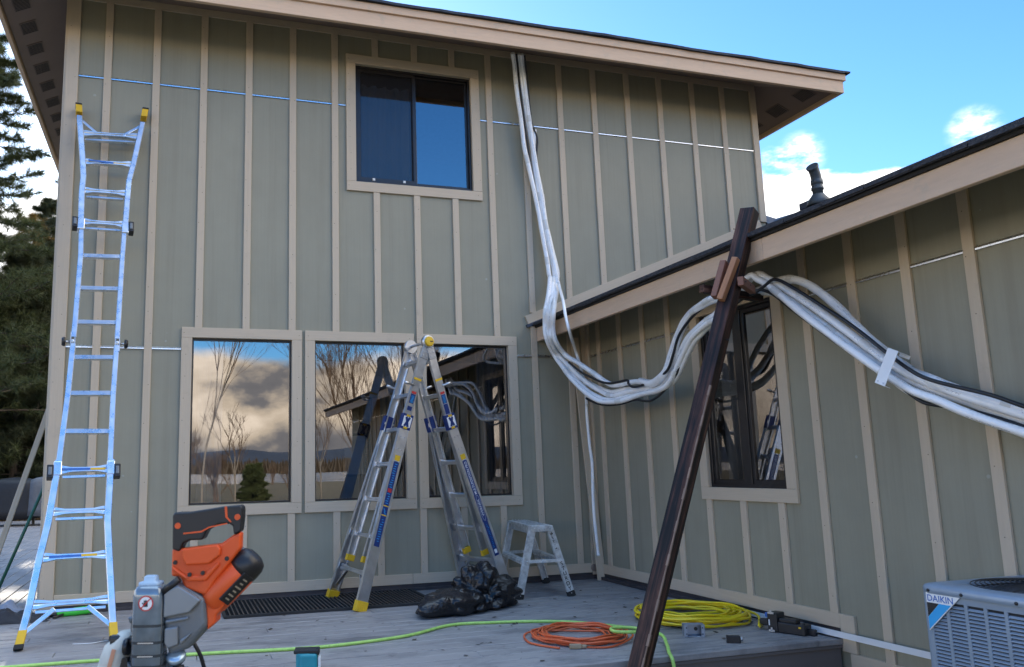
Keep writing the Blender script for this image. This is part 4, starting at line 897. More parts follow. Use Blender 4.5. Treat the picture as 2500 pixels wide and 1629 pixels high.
# ---------------------------------------------------------------- pipe bundle, prop post
TUB = {
'A': [(-0.825,-0.306,5.182),(-0.763,-0.208,5.094),(-0.729,-0.158,4.88),(-0.694,-0.127,4.673),(-0.662,-0.106,4.479),(-0.643,-0.104,4.275),(-0.592,-0.101,4.008),(-0.533,-0.097,3.709),(-0.5,-0.111,3.423),(-0.468,-0.127,3.155),(-0.451,-0.139,2.939),(-0.446,-0.142,2.892),(-0.53,-0.264,2.693),(-0.671,-0.476,2.501),(-0.671,-0.45,2.367),(-0.671,-0.469,2.225),(-0.554,-0.38,2.082),(-0.514,-0.538,1.895),(-0.486,-0.714,1.741),(-0.459,-0.899,1.63),(-0.424,-1.05,1.577),(-0.378,-1.264,1.571),(-0.338,-1.491,1.603),(-0.367,-1.805,1.607),(-0.39,-1.984,1.653),(-0.407,-2.114,1.748),(-0.425,-2.237,1.847),(-0.458,-2.398,1.929),(-0.474,-2.572,1.989),(-0.485,-2.761,2.026)] ,
'B': [(-0.751,-0.285,5.195),(-0.694,-0.181,5.1),(-0.649,-0.137,4.865),(-0.609,-0.106,4.658),(-0.574,-0.089,4.461),(-0.547,-0.087,4.256),(-0.523,-0.084,3.986),(-0.48,-0.08,3.719),(-0.448,-0.094,3.431),(-0.407,-0.11,3.163),(-0.384,-0.122,2.947),(-0.393,-0.125,2.899),(-0.487,-0.257,2.696),(-0.663,-0.555,2.486),(-0.663,-0.509,2.317),(-0.634,-0.496,2.182),(-0.507,-0.412,2.059),(-0.469,-0.597,1.908),(-0.443,-0.773,1.783),(-0.411,-0.932,1.693),(-0.376,-1.095,1.631),(-0.336,-1.284,1.645),(-0.31,-1.528,1.648),(-0.33,-1.726,1.681),(-0.342,-1.871,1.763),(-0.348,-1.961,1.873),(-0.357,-2.055,1.979),(-0.383,-2.226,2.099),(-0.478,-2.524,2.131),(-0.533,-2.805,2.143)] ,
'C': [(-0.724,-0.303,5.186),(-0.665,-0.201,5.094),(-0.627,-0.157,4.859),(-0.592,-0.126,4.651),(-0.563,-0.109,4.453),(-0.543,-0.107,4.25),(-0.51,-0.104,4.014),(-0.47,-0.101,3.763),(-0.448,-0.109,3.51),(-0.405,-0.128,3.191),(-0.369,-0.142,2.942),(-0.365,-0.145,2.895),(-0.413,-0.207,2.732),(-0.683,-0.68,2.481),(-0.683,-0.639,2.294),(-0.65,-0.617,2.172),(-0.513,-0.531,2.062),(-0.472,-0.766,1.934),(-0.439,-0.958,1.818),(-0.4,-1.147,1.716),(-0.363,-1.335,1.714),(-0.338,-1.487,1.707),(-0.352,-1.686,1.66),(-0.373,-1.867,1.698),(-0.384,-1.975,1.766),(-0.393,-2.066,1.857),(-0.403,-2.16,1.969),(-0.431,-2.33,2.086),(-0.48,-2.561,2.123),(-0.515,-2.812,2.129)] ,
'D': [(-0.506,-0.079,4.489),(-0.515,-0.078,4.401),(-0.524,-0.077,4.263),(-0.491,-0.074,3.992),(-0.455,-0.071,3.792),(-0.425,-0.08,3.487),(-0.375,-0.099,3.168),(-0.342,-0.111,2.952),(-0.365,-0.115,2.881),(-0.462,-0.258,2.698),(-0.667,-0.607,2.466),(-0.667,-0.565,2.308),(-0.667,-0.563,2.21),(-0.504,-0.348,2.098),(-0.465,-0.511,1.938),(-0.437,-0.688,1.821),(-0.401,-0.88,1.726),(-0.364,-1.044,1.663),(-0.329,-1.209,1.665),(-0.298,-1.386,1.657),(-0.318,-1.72,1.644),(-0.338,-1.901,1.711),(-0.353,-2.011,1.778),(-0.367,-2.115,1.866),(-0.395,-2.277,1.958),(-0.424,-2.47,2.016),(-0.432,-2.673,2.066)] ,
'E': [(-0.523,-0.314,2.662),(-0.659,-0.516,2.495),(-0.659,-0.48,2.362),(-0.659,-0.499,2.22),(-0.51,-0.357,2.087),(-0.472,-0.52,1.898),(-0.445,-0.696,1.753),(-0.414,-0.877,1.647),(-0.382,-1.015,1.602),(-0.341,-1.204,1.595),(-0.301,-1.42,1.623),(-0.329,-1.765,1.627),(-0.358,-1.963,1.648),(-0.379,-2.095,1.719),(-0.399,-2.228,1.826),(-0.433,-2.399,1.914),(-0.436,-2.555,1.978),(-0.444,-2.725,2.012)] ,
'thin': [(-0.393,-0.224,2.844),(-0.408,-0.28,2.758),(-0.623,-0.747,2.538),(-0.678,-0.889,2.364),(-0.678,-0.951,2.203),(-0.418,-0.542,2.121),(-0.374,-0.544,1.965),(-0.338,-0.542,1.809),(-0.32,-0.532,1.654),(-0.316,-0.521,1.488),(-0.294,-0.503,1.213),(-0.274,-0.494,1.042),(-0.275,-0.481,0.787),(-0.267,-0.468,0.534),(-0.246,-0.456,0.315),(-0.236,-0.451,0.206)] ,
'k1': [(-0.776,-0.295,5.186),(-0.708,-0.175,5.049),(-0.671,-0.139,4.809),(-0.64,-0.111,4.617),(-0.609,-0.098,4.384),(-0.583,-0.095,4.147),(-0.55,-0.092,3.879)] ,
'k2': [(-0.683,-0.284,5.188),(-0.606,-0.163,4.98),(-0.569,-0.12,4.69),(-0.541,-0.1,4.529),(-0.492,-0.098,4.396),(-0.502,-0.097,4.257),(-0.525,-0.094,4.05)] ,
'k3': [(-0.525,-0.611,1.982),(-0.5,-0.772,1.877),(-0.479,-0.918,1.809),(-0.449,-1.044,1.754),(-0.424,-1.156,1.728),(-0.401,-1.27,1.73),(-0.381,-1.369,1.732),(-0.381,-1.382,1.7),(-0.375,-1.433,1.67),(-0.361,-1.521,1.669),(-0.368,-1.683,1.685),(-0.386,-1.846,1.708),(-0.404,-1.99,1.747),(-0.412,-2.08,1.846),(-0.422,-2.174,1.966),(-0.448,-2.324,2.041),(-0.464,-2.49,2.1),(-0.517,-2.793,2.126)] ,
'k4': [(-0.466,-0.799,1.63),(-0.439,-0.932,1.573),(-0.404,-1.084,1.547),(-0.37,-1.247,1.547),(-0.34,-1.411,1.564),(-0.33,-1.517,1.546),(-0.343,-1.643,1.539),(-0.361,-1.806,1.574),(-0.378,-1.95,1.633),(-0.399,-2.098,1.711),(-0.411,-2.193,1.815),(-0.438,-2.344,1.915),(-0.462,-2.518,1.976),(-0.473,-2.732,2.017)] ,
'R1': [(-0.451,-3.015,2.224),(-0.432,-3.087,2.199),(-0.417,-3.169,2.133),(-0.386,-3.319,1.98),(-0.352,-3.498,1.809),(-0.327,-3.671,1.652),(-0.301,-3.83,1.515),(-0.288,-3.989,1.395),(-0.262,-4.129,1.321),(-0.24,-4.263,1.248),(-0.178,-4.48,1.143),(-0.109,-4.63,1.049)] ,
'R2': [(-0.398,-2.966,2.244),(-0.366,-3.088,2.192),(-0.353,-3.17,2.111),(-0.307,-3.349,1.936),(-0.277,-3.527,1.771),(-0.246,-3.691,1.622),(-0.223,-3.849,1.494),(-0.21,-3.968,1.429),(-0.168,-4.136,1.343),(-0.086,-4.42,1.201),(-0.008,-4.57,1.117)] ,
'R3': [(-0.417,-3.016,2.231),(-0.386,-3.139,2.189),(-0.359,-3.254,2.098),(-0.312,-3.468,1.904),(-0.285,-3.641,1.747),(-0.258,-3.8,1.598),(-0.242,-3.959,1.481),(-0.215,-4.099,1.396),(-0.181,-4.3,1.303),(-0.121,-4.45,1.234),(-0.043,-4.6,1.163)] ,
'R4': [(-0.36,-2.864,2.153),(-0.33,-2.957,2.154),(-0.287,-3.09,2.195),(-0.248,-3.189,2.186),(-0.213,-3.305,2.116),(-0.188,-3.439,1.982),(-0.167,-3.565,1.825),(-0.144,-3.7,1.665),(-0.126,-3.859,1.519),(-0.218,-4.066,1.446),(-0.196,-4.166,1.389),(-0.166,-4.327,1.308),(-0.117,-4.45,1.256),(-0.036,-4.6,1.197)] ,
'R5': [(-0.344,-2.916,2.153),(-0.3,-3.049,2.18),(-0.27,-3.136,2.186),(-0.234,-3.234,2.16),(-0.205,-3.35,2.065),(-0.182,-3.502,1.902),(-0.15,-3.66,1.713),(-0.129,-3.819,1.556),(-0.226,-4.046,1.44),(-0.2,-4.166,1.367),(-0.169,-4.327,1.286),(-0.122,-4.45,1.227),(-0.045,-4.6,1.15)] ,
'R0': [(-0.399,-2.924,2.128),(-0.357,-3.068,2.119),(-0.321,-3.204,2.053),(-0.272,-3.418,1.847),(-0.245,-3.591,1.679),(-0.214,-3.75,1.539),(-0.203,-3.877,1.414),(-0.187,-3.982,1.353),(-0.153,-4.116,1.288),(-0.12,-4.277,1.203),(-0.071,-4.4,1.139),(0.006,-4.55,1.043)] ,
'rk1': [(-0.477,-3.046,2.099),(-0.444,-3.148,2.136),(-0.42,-3.23,2.166),(-0.387,-3.357,2.075),(-0.358,-3.5,1.954),(-0.337,-3.652,1.83),(-0.315,-3.771,1.717),(-0.302,-3.89,1.601),(-0.295,-4.009,1.498),(-0.282,-4.096,1.441),(-0.256,-4.216,1.391),(-0.225,-4.377,1.332),(-0.182,-4.5,1.266),(-0.11,-4.65,1.187)] ,
'rk2': [(-0.427,-3.016,2.127),(-0.395,-3.139,2.102),(-0.362,-3.289,1.96),(-0.326,-3.468,1.792),(-0.299,-3.641,1.64),(-0.272,-3.784,1.526),(-0.262,-3.856,1.477),(-0.259,-3.927,1.405),(-0.252,-4.019,1.33),(-0.233,-4.086,1.306),(-0.213,-4.166,1.288),(-0.191,-4.3,1.245),(-0.132,-4.45,1.172),(-0.06,-4.6,1.076)] ,
}
pb = thing('pipe_bundle', (-.50, -.12, 3.0), 'bundle of white insulated pipes and black cables sagging from the eave over the wooden post', 'pipe bundle')
combos = [('A', 'R1'), ('B', 'R4'), ('C', 'R5'), ('D', 'R2'), ('E', 'R3')]
PR = .0225
for k, (a, b_) in enumerate(combos):
    pts = TUB[a] + TUB[b_]
    path = smooth_path(pts, 6)
    path = [p + noise.noise_vector(p * 5 + V((k * 3, 0, 0))) * .004 for p in path]
    r_ = [PR * (1 + .07 * noise.noise(p * 9 + V((k * 7, 0, 0))) + .05 * noise.noise(p * 26)) for p in path]
    mb = MB(); mb.tube(path, r_, 12)
    pipe = build('pipe', mb, M_pipe, pb)
    # tape wraps and printed line marks
    L = len(path)
    if True:
        for i in range(9 + 5 * k, L - 8, 23 + 3 * k):
            mb = MB(); mb.tube(path[i:i + 3], [PR * 1.10] * 3, 12, 0, cap=False); build('tape_wrap', mb, M_tape, pipe)
pts = TUB['R0']; mb = MB(); mb.tube(smooth_path(pts, 6), PR * .85, 12); build('pipe', mb, M_pipe, pb)
# short off-cut sleeve and bulging joint
s0 = TUB['C']
for nm in ('k1', 'k2'): mb = MB(); mb.tube(smooth_path(TUB[nm], 5), .010, 8); build('cable', mb, M_black, pb)
for nm, nx_ in (('k3', 'rk1'), ('k4', 'rk2')): mb = MB(); mb.tube(smooth_path(TUB[nm] + TUB[nx_], 6), .0105, 8); build('cable', mb, M_black, pb)
bp = [V(p) for p in TUB['C']]; ib = min(range(len(bp)), key=lambda i: bp[i].z)
tv = bp[min(ib + 1, len(bp) - 1)] - bp[max(ib - 1, 0)]
mb = MB(); q = smooth_path([V(p) + V((0, 0, .012)) for p in TUB['C'][ib - 1:ib + 3]], 6); mb.tube(q, [PR * (1 + .55 * math.sin(math.pi * i / (len(q) - 1))) for i in range(len(q))], 14); build('joint_sleeve', mb, M_pipe, pb)
ht = thing('hanging_pipe', tuple(TUB['thin'][-1]), 'single thin white pipe hanging straight down past the inside corner of the walls', 'pipe')
mb = MB(); p_ = smooth_path(TUB['thin'], 6); mb.tube(p_, .0145, 10); mb.tube(p_[-3:], [.016, .017, .0165], 10); build('pipe', mb, M_pipe, ht)
mb = MB(); i = len(p_) * 55 // 100; mb.tube(p_[i:i + 2], [.0165, .0165], 10); build('tape_wrap', mb, M_tape, ht)

# white clip round the pipes
cb = V(TUB['R2'][8]).lerp(V(TUB['R2'][7]), .6)
cc = V(TUB['R3'][6]); ctr = (V(TUB['R1'][6]) + V(TUB['rk1'][8]) ) / 2
dp = (V(TUB['R2'][8]) - V(TUB['R2'][6])).normalized(); vw = (V((-4.02, -7.32, 1.04)) - ctr).normalized(); acr = dp.cross(vw).normalized(); acr = acr if acr.z > 0 else -acr
acr = (acr - dp * .10).normalized(); nrm = dp.cross(acr).normalized(); nrm = nrm if nrm.dot(vw) > 0 else -nrm
cl = thing('pipe_clip', tuple(ctr), 'white metal channel clip holding the pipes together at the right', 'clip')
mb = MB(); fc = ctr + nrm * .085; hw, hh = .030, .098
mb.frame(fc, acr, dp, nrm, hh, hw, .0018); mb.frame(fc + acr * hh - nrm * .06, nrm, dp, acr, .062, hw, .0018); mb.frame(fc - acr * hh - nrm * .025, nrm, dp, acr, .027, hw, .0018); mb.frame(fc + acr * (hh - .008) - nrm * .122, acr, dp, nrm, .010, hw, .0018)
build('bracket', mb, M_white, cl, bevel=.001, seg=1)
mb = MB()
for s_ in (-1, 1): mb.lathe([(.005, 0), (.004, .003)], fc - acr * .085 + dp * s_ * .016 + nrm * .002, nrm, 8)
build('screw', mb, M_steel, cl)

# leaning post
pp = thing('prop_post', (-1.62, -3.2, GZ), 'dark stained wooden post propped diagonally from the ground up to the wing eave', 'wooden post')
pa, pt = V((-1.645, -3.185, GZ - .02)), V((-.522, -3.175, 2.625))
pd = (pt - pa).normalized(); wa = V((.48, -.87, 0)); wa = (wa - pd * wa.dot(pd)).normalized(); wn = pd.cross(wa).normalized(); wn = wn if wn.dot(V((-1, -.5, 0))) > 0 else -wn
mb = MB(); mb.frame((pa + pt) / 2, pd, wa, wn, (pt - pa).length / 2, .046, .044); build('timber', mb, M_post, pp, bevel=.004)
mb = MB()
n_ = 26
for k in range(n_):
    p_, q_ = pa.lerp(pt, .10 + .52 * k / n_), pa.lerp(pt, .10 + .52 * (k + 1) / n_); e_ = wa * .0435 + wn * .0425; w0 = .010 + .008 * noise.noise(V((k * .7, 4, 1)))
    mb.beam(p_ + e_, q_ + e_, w0, w0, wn)
build('worn_edge', mb, M_wear, pp)
def on_post(z): return pa.lerp(pt, (z - pa.z) / (pt.z - pa.z))
tw = (-wa)
mb = MB(); c = on_post(2.135) + wn * .062 - wa * .052; ax = (pd + wa * .02).normalized(); mb.frame(c + pd * .0, ax, wa, wn, .125, .019, .026); build('block', mb, M_cedar_dark, pp, bevel=.003)
mb = MB(); ax = (pd + wa * .12 + wn * .0).normalized(); w2 = (wa - ax * wa.dot(ax)).normalized(); c = on_post(2.135) + wn * .066 + wa * .006; mb.frame(c, ax, w2, ax.cross(w2), .145, .019, .022); build('block', mb, M_cedar, pp, bevel=.003)
mb = MB(); c = on_post(2.10); mb.beam(c + V((-.02, -.12, .025)), c + V((.20, .045, .015)), .035, .055); build('crossbar', mb, M_cedar_dark, pp, bevel=.003)
mb = MB(); mb.lathe([(.006, 0), (.005, .004)], c + V((.03, -.105, .027)), V((.6, -.75, 0)), 8); mb.lathe([(.006, 0), (.005, .004)], c + V((.12, -.035, .024)), V((.6, -.75, 0)), 8); build('screw', mb, M_dark, pp)
mb = MB(); mb.beam(c + V((-.14, .10, .02)), c + V((.36, .16, -.01)), .04, .05); build('crossbar', mb, M_post, pp, bevel=.003)
mb = MB(); c = on_post(2.50) - wa * .046; mb.tube([c, c - wa * .03 + Z_ * .006, c - wa * .031 + Z_ * .006], [.0025, .0025, .005], 6); build('nail', mb, M_dark, pp)
mb = MB(); c = on_post(1.78) + wa * .046; mb.tube([c, c + wa * .02 + Z_ * .003, c + wa * .022 - Z_ * .012 + wn * .02], .0028, 6); build('nail', mb, M_dark, pp)
# loose board leaning in the inside corner
mb = MB(); mb.beam((.02 - .06, -.135, DZ), (-.165, -.062, 2.31), .085, .018, (0, -1, .05)); top('loose_board', mb, M_trim, 'loose tan trim board leaning upright in the inside corner of the house', 'board', bevel=.002)
mb = MB(); mb.lathe([(.030, -.035), (.034, -.034), (.034, -.02), (.034, 0)], (-.055, -.006, .045), -Y_ * -1, 16); top('pipe_stub', mb, plain('tan_cap', (.26, .20, .16), .6), 'small round tan pipe stub at the foot of the inside corner', 'pipe stub')
# ---------------------------------------------------------------- air conditioner
ac = thing('air_conditioner', (-.38, -4.63, GZ), 'grey outdoor air conditioner with louvred side and black fan guard at the right edge', 'air conditioner')
ax0, ax1, ay0, ay1, az0, az1 = -.70, -.05, -4.955, -4.297, GZ + .04, .430
def rrect(x0_, x1_, y0_, y1_, r, n=5):
    P = []
    for cx, cy, a0 in ((x1_ - r, y1_ - r, 0), (x0_ + r, y1_ - r, 90), (x0_ + r, y0_ + r, 180), (x1_ - r, y0_ + r, 270)):
        for k in range(n + 1): a = R(a0 + 90 * k / n); P.append((cx + r * math.cos(a), cy + r * math.sin(a)))
    return P
mb = MB(); mb.loft([[(x, y, z) for x, y in rrect(ax0 + i, ax1 - i, ay0 + i, ay1 - i, .035)] for i, z in ((.006, az0), (.006, az1))], 0, False, False)
mb.loft([[(x, y, z) for x, y in rrect(ax0 - .01, ax1 + .01, ay0 - .01, ay1 + .01, .03)] for z in (GZ + .0, az0)], 0, False, True)
build('cabinet', mb, M_acslot, ac)
# corner posts and rails
for cx, cy in ((ax0, ay0), (ax0, ay1), (ax1, ay0), (ax1, ay1)):
    sx = 1 if cx == ax0 else -1; sy = 1 if cy == ay0 else -1; mb = MB()
    mb.loft([[(x, y, z) for x, y in rrect(min(cx, cx + sx * .036), max(cx, cx + sx * .036), min(cy, cy + sy * .036), max(cy, cy + sy * .036), .012, 3)] for z in (az0, az1)], 0, False); build('corner_post', mb, M_acpaint, ac)
mb = MB(); mb.box((ax0, ay0 + .03, az1 - .034), (ax0 + .01, ay1 - .03, az1)); build('frame_rail', mb, M_acpaint, ac, bevel=.002, seg=1)
mb = MB(); mb.box((ax0, ay0 + .03, az0), (ax0 + .01, ay1 - .03, az0 + .03))
build('frame_rail', mb, M_acpaint, ac, bevel=.002, seg=1)
cols = []; yy = ay1 - .040
mb = MB(); cw_ = .0735; gp = .0165
while yy - .03 > ay0 + .03:
    yb = max(yy - cw_, ay0 + .045); 
    nz = int((az1 - .04 - az0 - .03) / .0158)
    for k in range(nz):
        z = az1 - .040 - .0158 * k
        mb.face([(ax0 - .001, yy, z - .0125), (ax0 - .001, yb, z - .0125), (ax0 + .009, yb + .004, z - .002), (ax0 + .009, yy - .004, z - .002)])
        mb.face([(ax0 - .001, yy, z - .0125), (ax0 - .001, yb, z - .0125), (ax0 - .001, yb, z - .0155), (ax0 - .001, yy, z - .0155)])
    mb.box((ax0 - .0005, yb - gp, az0 + .02), (ax0 + .008, yb, az1 - .03)); yy = yb - gp
    if yb <= ay0 + .046: break
mb.box((ax0 - .0005, ay1 - .041, az0 + .02), (ax0 + .008, ay1 - .032, az1 - .03))
build('louver_panel', mb, M_acpaint, ac)
mb = MB()   # same pressing on the near and far sides
for ys in (ay0, ay1):
    sg = -1 if ys == ay0 else 1
    for c_ in range(7):
        xa = ax0 + .045 + c_ * .083
        for k in range(46):
            z = az1 - .040 - .0158 * k; mb.face([(xa, ys + .001 * sg, z - .0125), (xa + .068, ys + .001 * sg, z - .0125), (xa + .064, ys - .009 * sg, z - .002), (xa + .004, ys - .009 * sg, z - .002)])
        mb.box((xa + .068, min(ys, ys - sg * .008), az0 + .02), (xa + .083, max(ys, ys - sg * .008), az1 - .03))
build('louver_panel', mb, M_acpaint, ac)
mb = MB(); rings = []
for i, z in ((-.008, az1 - .004), (-.010, az1 + .004), (-.010, az1 + .022), (-.004, az1 + .032), (.014, az1 + .038), (.05, az1 + .041)): rings.append([(x, y, z) for x, y in rrect(ax0 + i, ax1 - i, ay0 + i, ay1 - i, .035 + max(0, .01 - i * .1), 5)])
# ring of the lid down to the fan opening
cx, cy = (ax0 + ax1) / 2, (ay0 + ay1) / 2; nr = len(rings[0])
def circ(r, z):
    out = []
    for p in rings[0]: a = math.atan2(p[1] - cy, p[0] - cx); out.append((cx + r * math.cos(a), cy + r * math.sin(a), z))
    return out
rings += [circ(.285, az1 + .040), circ(.272, az1 + .026), circ(.268, az1 - .05)]
mb.loft(rings, 0, True, False); build('lid', mb, M_acpaint, ac)
mb = MB(); mb.lathe([(.266, az1 - .055), (.01, az1 - .06)], (cx, cy, 0), Z_, 32); build('fan_shroud', mb, M_acslot, ac)
mb = MB()
for k in range(13):
    r = .05 + .0185 * k; z = az1 + .062 - .022 * (r / .28) ** 2; mb.tube([(cx + r * math.cos(a * math.pi / 24), cy + r * math.sin(a * math.pi / 24), z) for a in range(48)], .0024, 5, 0, closed=True)
for k in range(8):
    a = k * math.pi / 4 + .2; mb.tube([(cx + r * math.cos(a), cy + r * math.sin(a), az1 + .058 - .022 * (r / .28) ** 2) for r in (.03, .15, .27, .30)], .0032, 5)
mb.lathe([(.07, az1 + .030), (.07, az1 + .055), (.05, az1 + .058)], (cx, cy, 0), Z_, 20)
build('fan_guard', mb, M_black, ac)
for y in (ay1 - .042, ay1 - .205, ay1 - .45): mb = MB(); mb.lathe([(.008, 0), (.007, .004), (.002, .006)], (ax0 - .0095, y, az1 + .010), -X_, 10); build('lid_screw', mb, M_black, ac)
# triangular badge: ex runs to the right in the picture (-y), ey up
bo = V((ax0 - .004, ay1 - .026, az1 + .0)); ex, ey = -Y_, Z_
mb = MB(); K = .172
mb.prism([(0, 0), (K, 0), (0, -.168)], bo, ex, ey, -X_, .004, 0)
mb.prism([(.001, -.044), (.062, -.044), (.001, -.108)], bo - X_ * .0042, ex, ey, -X_, .0004, 1)
mb.prism([(.063, -.044), (.122, -.044), (.001, -.162), (.001, -.109)], bo - X_ * .0042, ex, ey, -X_, .0004, 2)
put_text(mb, 'DAIKIN', bo + ex * .070 - ey * .023 - X_ * .0046, ex, ey, width=.128, height=.028, m=3)
build('badge', mb, [M_white, M_black, M_cyan, M_blueink], ac)
mb = MB(); mb.box((-.85, -5.10, GZ), (.0, -4.2, GZ + .035)); top('concrete_pad', mb, plain('concrete', (.32, .31, .29), .85, var=.15, bmp=.3), 'flat concrete pad under the air conditioner', 'pad', bevel=.006)

# ---------------------------------------------------------------- cords, hose, small things on the deck
def coil(name, c, r, wire, loops, ez, mat, label, tails, seed, ang=0, squash=1.0, zmax=.05):
    rr = random.Random(seed); t = thing(name, (c[0], c[1], DZ), label, 'extension cord'); mb = MB(); P = []
    n = 40; ox = oy = 0; rad = r
    for L in range(loops):
        tx, ty = rr.uniform(-.05, .05), rr.uniform(-.05, .05); tr = r * rr.uniform(.72, 1.06); ph = rr.uniform(0, 6.28); e = rr.uniform(.02, .11); zl = wire + (L / loops) * zmax + rr.uniform(0, .006)
        for k in range(n):
            a = 2 * math.pi * k / n; f = k / n; f = f * f * (3 - 2 * f)
            x = ox + (tx - ox) * f; y = oy + (ty - oy) * f; q = (rad + (tr - rad) * f) * (1 + e * math.sin(2 * a + ph) * math.sin(math.pi * k / n))
            P.append(V((c[0] + x + q * math.cos(a + ang), c[1] + y + q * math.sin(a + ang) * squash, DZ + zl + .010 * math.sin(3 * a + ph) ** 2)))
        ox, oy, rad = tx, ty, tr
    P = smooth_path([V(p) for p in tails[0]], 6)[:-1] + P + smooth_path([V(p) for p in tails[1]], 6)[1:]
    mb.tube(P, wire, 8); build('cord', mb, mat, t); return t
oc = (-1.50, -2.43)
t = coil('cord_coil', oc, .285, .0065, 9, 0, M_orangecord, 'coiled orange extension cord on the deck in front of the black bag', [[(-1.76, -2.68, DZ + .008), (-1.86, -2.45, DZ + .008), (-1.70, -2.18, DZ + .012), (-1.215, -2.43, DZ + .02)], [(-1.215, -2.43, DZ + .055), (-1.22, -2.62, DZ + .03), (-1.45, -2.76, DZ + .008), (-1.63, -2.70, DZ + .01)]], 3, zmax=.035)
mb = MB(); mb.beam((-1.70, -2.69, DZ + .016), (-1.63, -2.715, DZ + .016), .026, .028); mb.beam((-1.63, -2.715, DZ + .016), (-1.60, -2.725, DZ + .016), .018, .018); build('plug', mb, plain('clear_plug', (.36, .27, .17), .3, var=.2), t, bevel=.006)
yc = (-.46, -2.17)
t = coil('cord_coil', yc, .365, .0085, 13, 0, M_yellowcord, 'large coil of thick yellow extension cord on the deck behind the leaning post', [[(-.44, -2.22, DZ + .012), (-.60, -2.12, DZ + .014), (-.80, -2.02, DZ + .02), (-.095, -2.17, DZ + .03)], [(-.095, -2.17, DZ + .06), (-.14, -2.45, DZ + .05), (-.30, -2.66, DZ + .03), (-.24, -2.60, DZ + .012), (-.17, -2.53, DZ + .014)]], 11, zmax=.065)
mb = MB(); mb.lathe([(.009, 0), (.016, .01), (.017, .05), (.013, .07), (.019, .072), (.019, .095)], (-.44, -2.22, DZ + .02), V((.85, -.35, .05)), 12); build('plug', mb, M_black, t)
mb = MB(); mb.beam((-.175, -2.54, DZ + .018), (-.06, -2.47, DZ + .018), .035, .028); build('plug', mb, M_black, t, bevel=.006)
hz = DZ + .010
H = [(-7.2, -1.80, hz), (-5.6, -1.90, hz), (-4.505, -1.941, hz), (-3.805, -2.0, hz), (-3.206, -2.091, hz), (-2.85, -2.06, hz), (-2.495, -1.965, hz), (-2.133, -1.743, hz), (-1.85, -1.765, hz), (-1.555, -1.845, hz), (-1.32, -1.97, hz), (-1.16, -2.16, hz), (-1.06, -2.40, hz + .01), (-1.08, -2.60, hz + .03), (-1.22, -2.70, hz + .055), (-1.36, -2.66, hz + .06), (-1.34, -2.58, hz + .065), (-1.20, -2.60, hz + .06), (-1.10, -2.74, hz + .04), (-1.16, -2.90, hz + .012), (-1.24, -3.04, hz + .004), (-1.27, -3.12, hz - .03), (-1.28, -3.15, hz - .15), (-1.30, -3.22, GZ + .03), (-1.5, -3.6, GZ + .012), (-2.2, -4.0, GZ + .012)]
mb = MB(); mb.tube(smooth_path(H, 8), .0105, 10); top('air_hose', mb, M_hose, 'lime green air hose running along the deck and over its front edge', 'hose')
# electrical box
t = thing('electrical_box', (-.817, -2.66, DZ), 'small open grey metal electrical box on the deck beside the yellow cord', 'electrical box')
def lp(o, ang): 
    c, s_ = math.cos(ang), math.sin(ang); return lambda x, y, z: V((o[0] + x * c - y * s_, o[1] + x * s_ + y * c, o[2] + z))
f = lp((-.80, -2.655, DZ), R(-22)); ex, ey = V((math.cos(R(-22)), math.sin(R(-22)), 0)), V((-math.sin(R(-22)), math.cos(R(-22)), 0))
mb = MB()
for lo, hi in (((-.065, -.03, 0), (-.061, .03, .075)), ((.061, -.03, 0), (.065, .03, .075)), ((-.061, -.03, 0), (.061, .03, .004)), ((-.061, -.03, .071), (.061, .03, .075)), ((-.061, .026, .004), (.061, .03, .071)), ((-.061, -.033, .004), (-.042, -.029, .071)), ((.042, -.033, .004), (.061, -.029, .071))):
    c = f(*[(a + b_) / 2 for a, b_ in zip(lo, hi)]); h = [(b_ - a) / 2 for a, b_ in zip(lo, hi)]; mb.frame(c, ex, ey, Z_, *h)
mb.lathe([(.012, 0), (.012, .003)], f(.02, .025, .04), -ey, 12, 1)
build('shell', mb, [plain('grey_zinc_box', (.30, .34, .40), .45, .6, .1), M_black], t, bevel=.001, seg=1)
mb = MB()
for sx in (-.05, .05):
    for sz in (.018, .056): mb.lathe([(.005, 0), (.004, .003)], f(sx, -.033, sz), -ey, 8)
build('screw', mb, M_dark, t)
# black receptacle lying on the deck
t = thing('socket_plug', (-.70, -2.93, DZ), 'small black electrical plug lying on the deck near the front edge', 'plug')
ex = V((.9, -.42, 0)).normalized(); ey = Z_.cross(ex)
mb = MB(); mb.frame(V((-.70, -2.92, DZ + .022)), ex, ey, Z_, .036, .020, .021); mb.frame(V((-.735, -2.905, DZ + .022)), ex, ey, Z_, .006, .014, .024); build('body', mb, M_black, t, bevel=.004)
mb = MB(); mb.lathe([(.015, .0), (.016, .012), (.010, .018)], V((-.668, -2.935, DZ + .024)), ex, 12); build('terminal', mb, M_steel, t)
# black tool with wing nuts
t = thing('clamp_tool', (-.19, -2.80, DZ), 'black clamp tool with silver wing nuts lying on the deck by the wing wall', 'tool')
q = V((-.20, -2.80, DZ)); ex = V((.35, -.94, 0)).normalized(); ey = Z_.cross(ex)
mb = MB(); mb.frame(q + Z_ * .062 - ex * .07, ex, ey, Z_, .034, .050, .060); mb.frame(q + Z_ * .035 + ex * .05, ex, ey, Z_, .09, .045, .033); mb.frame(q + Z_ * .078 + ex * .02, ex, ey, Z_, .06, .030, .014); mb.frame(q + Z_ * .02 + ex * .13 + ey * .02, ex, ey, Z_, .05, .02, .02); mb.frame(q + Z_ * .055 + ex * .085 - ey * .02, (ex + Z_ * .4).normalized(), ey, (Z_ - ex * .4).normalized(), .05, .012, .008); mb.frame(q + Z_ * .05 - ex * .15, ex, ey, Z_, .03, .02, .02); build('body', mb, M_black, t, bevel=.007)
mb = MB()
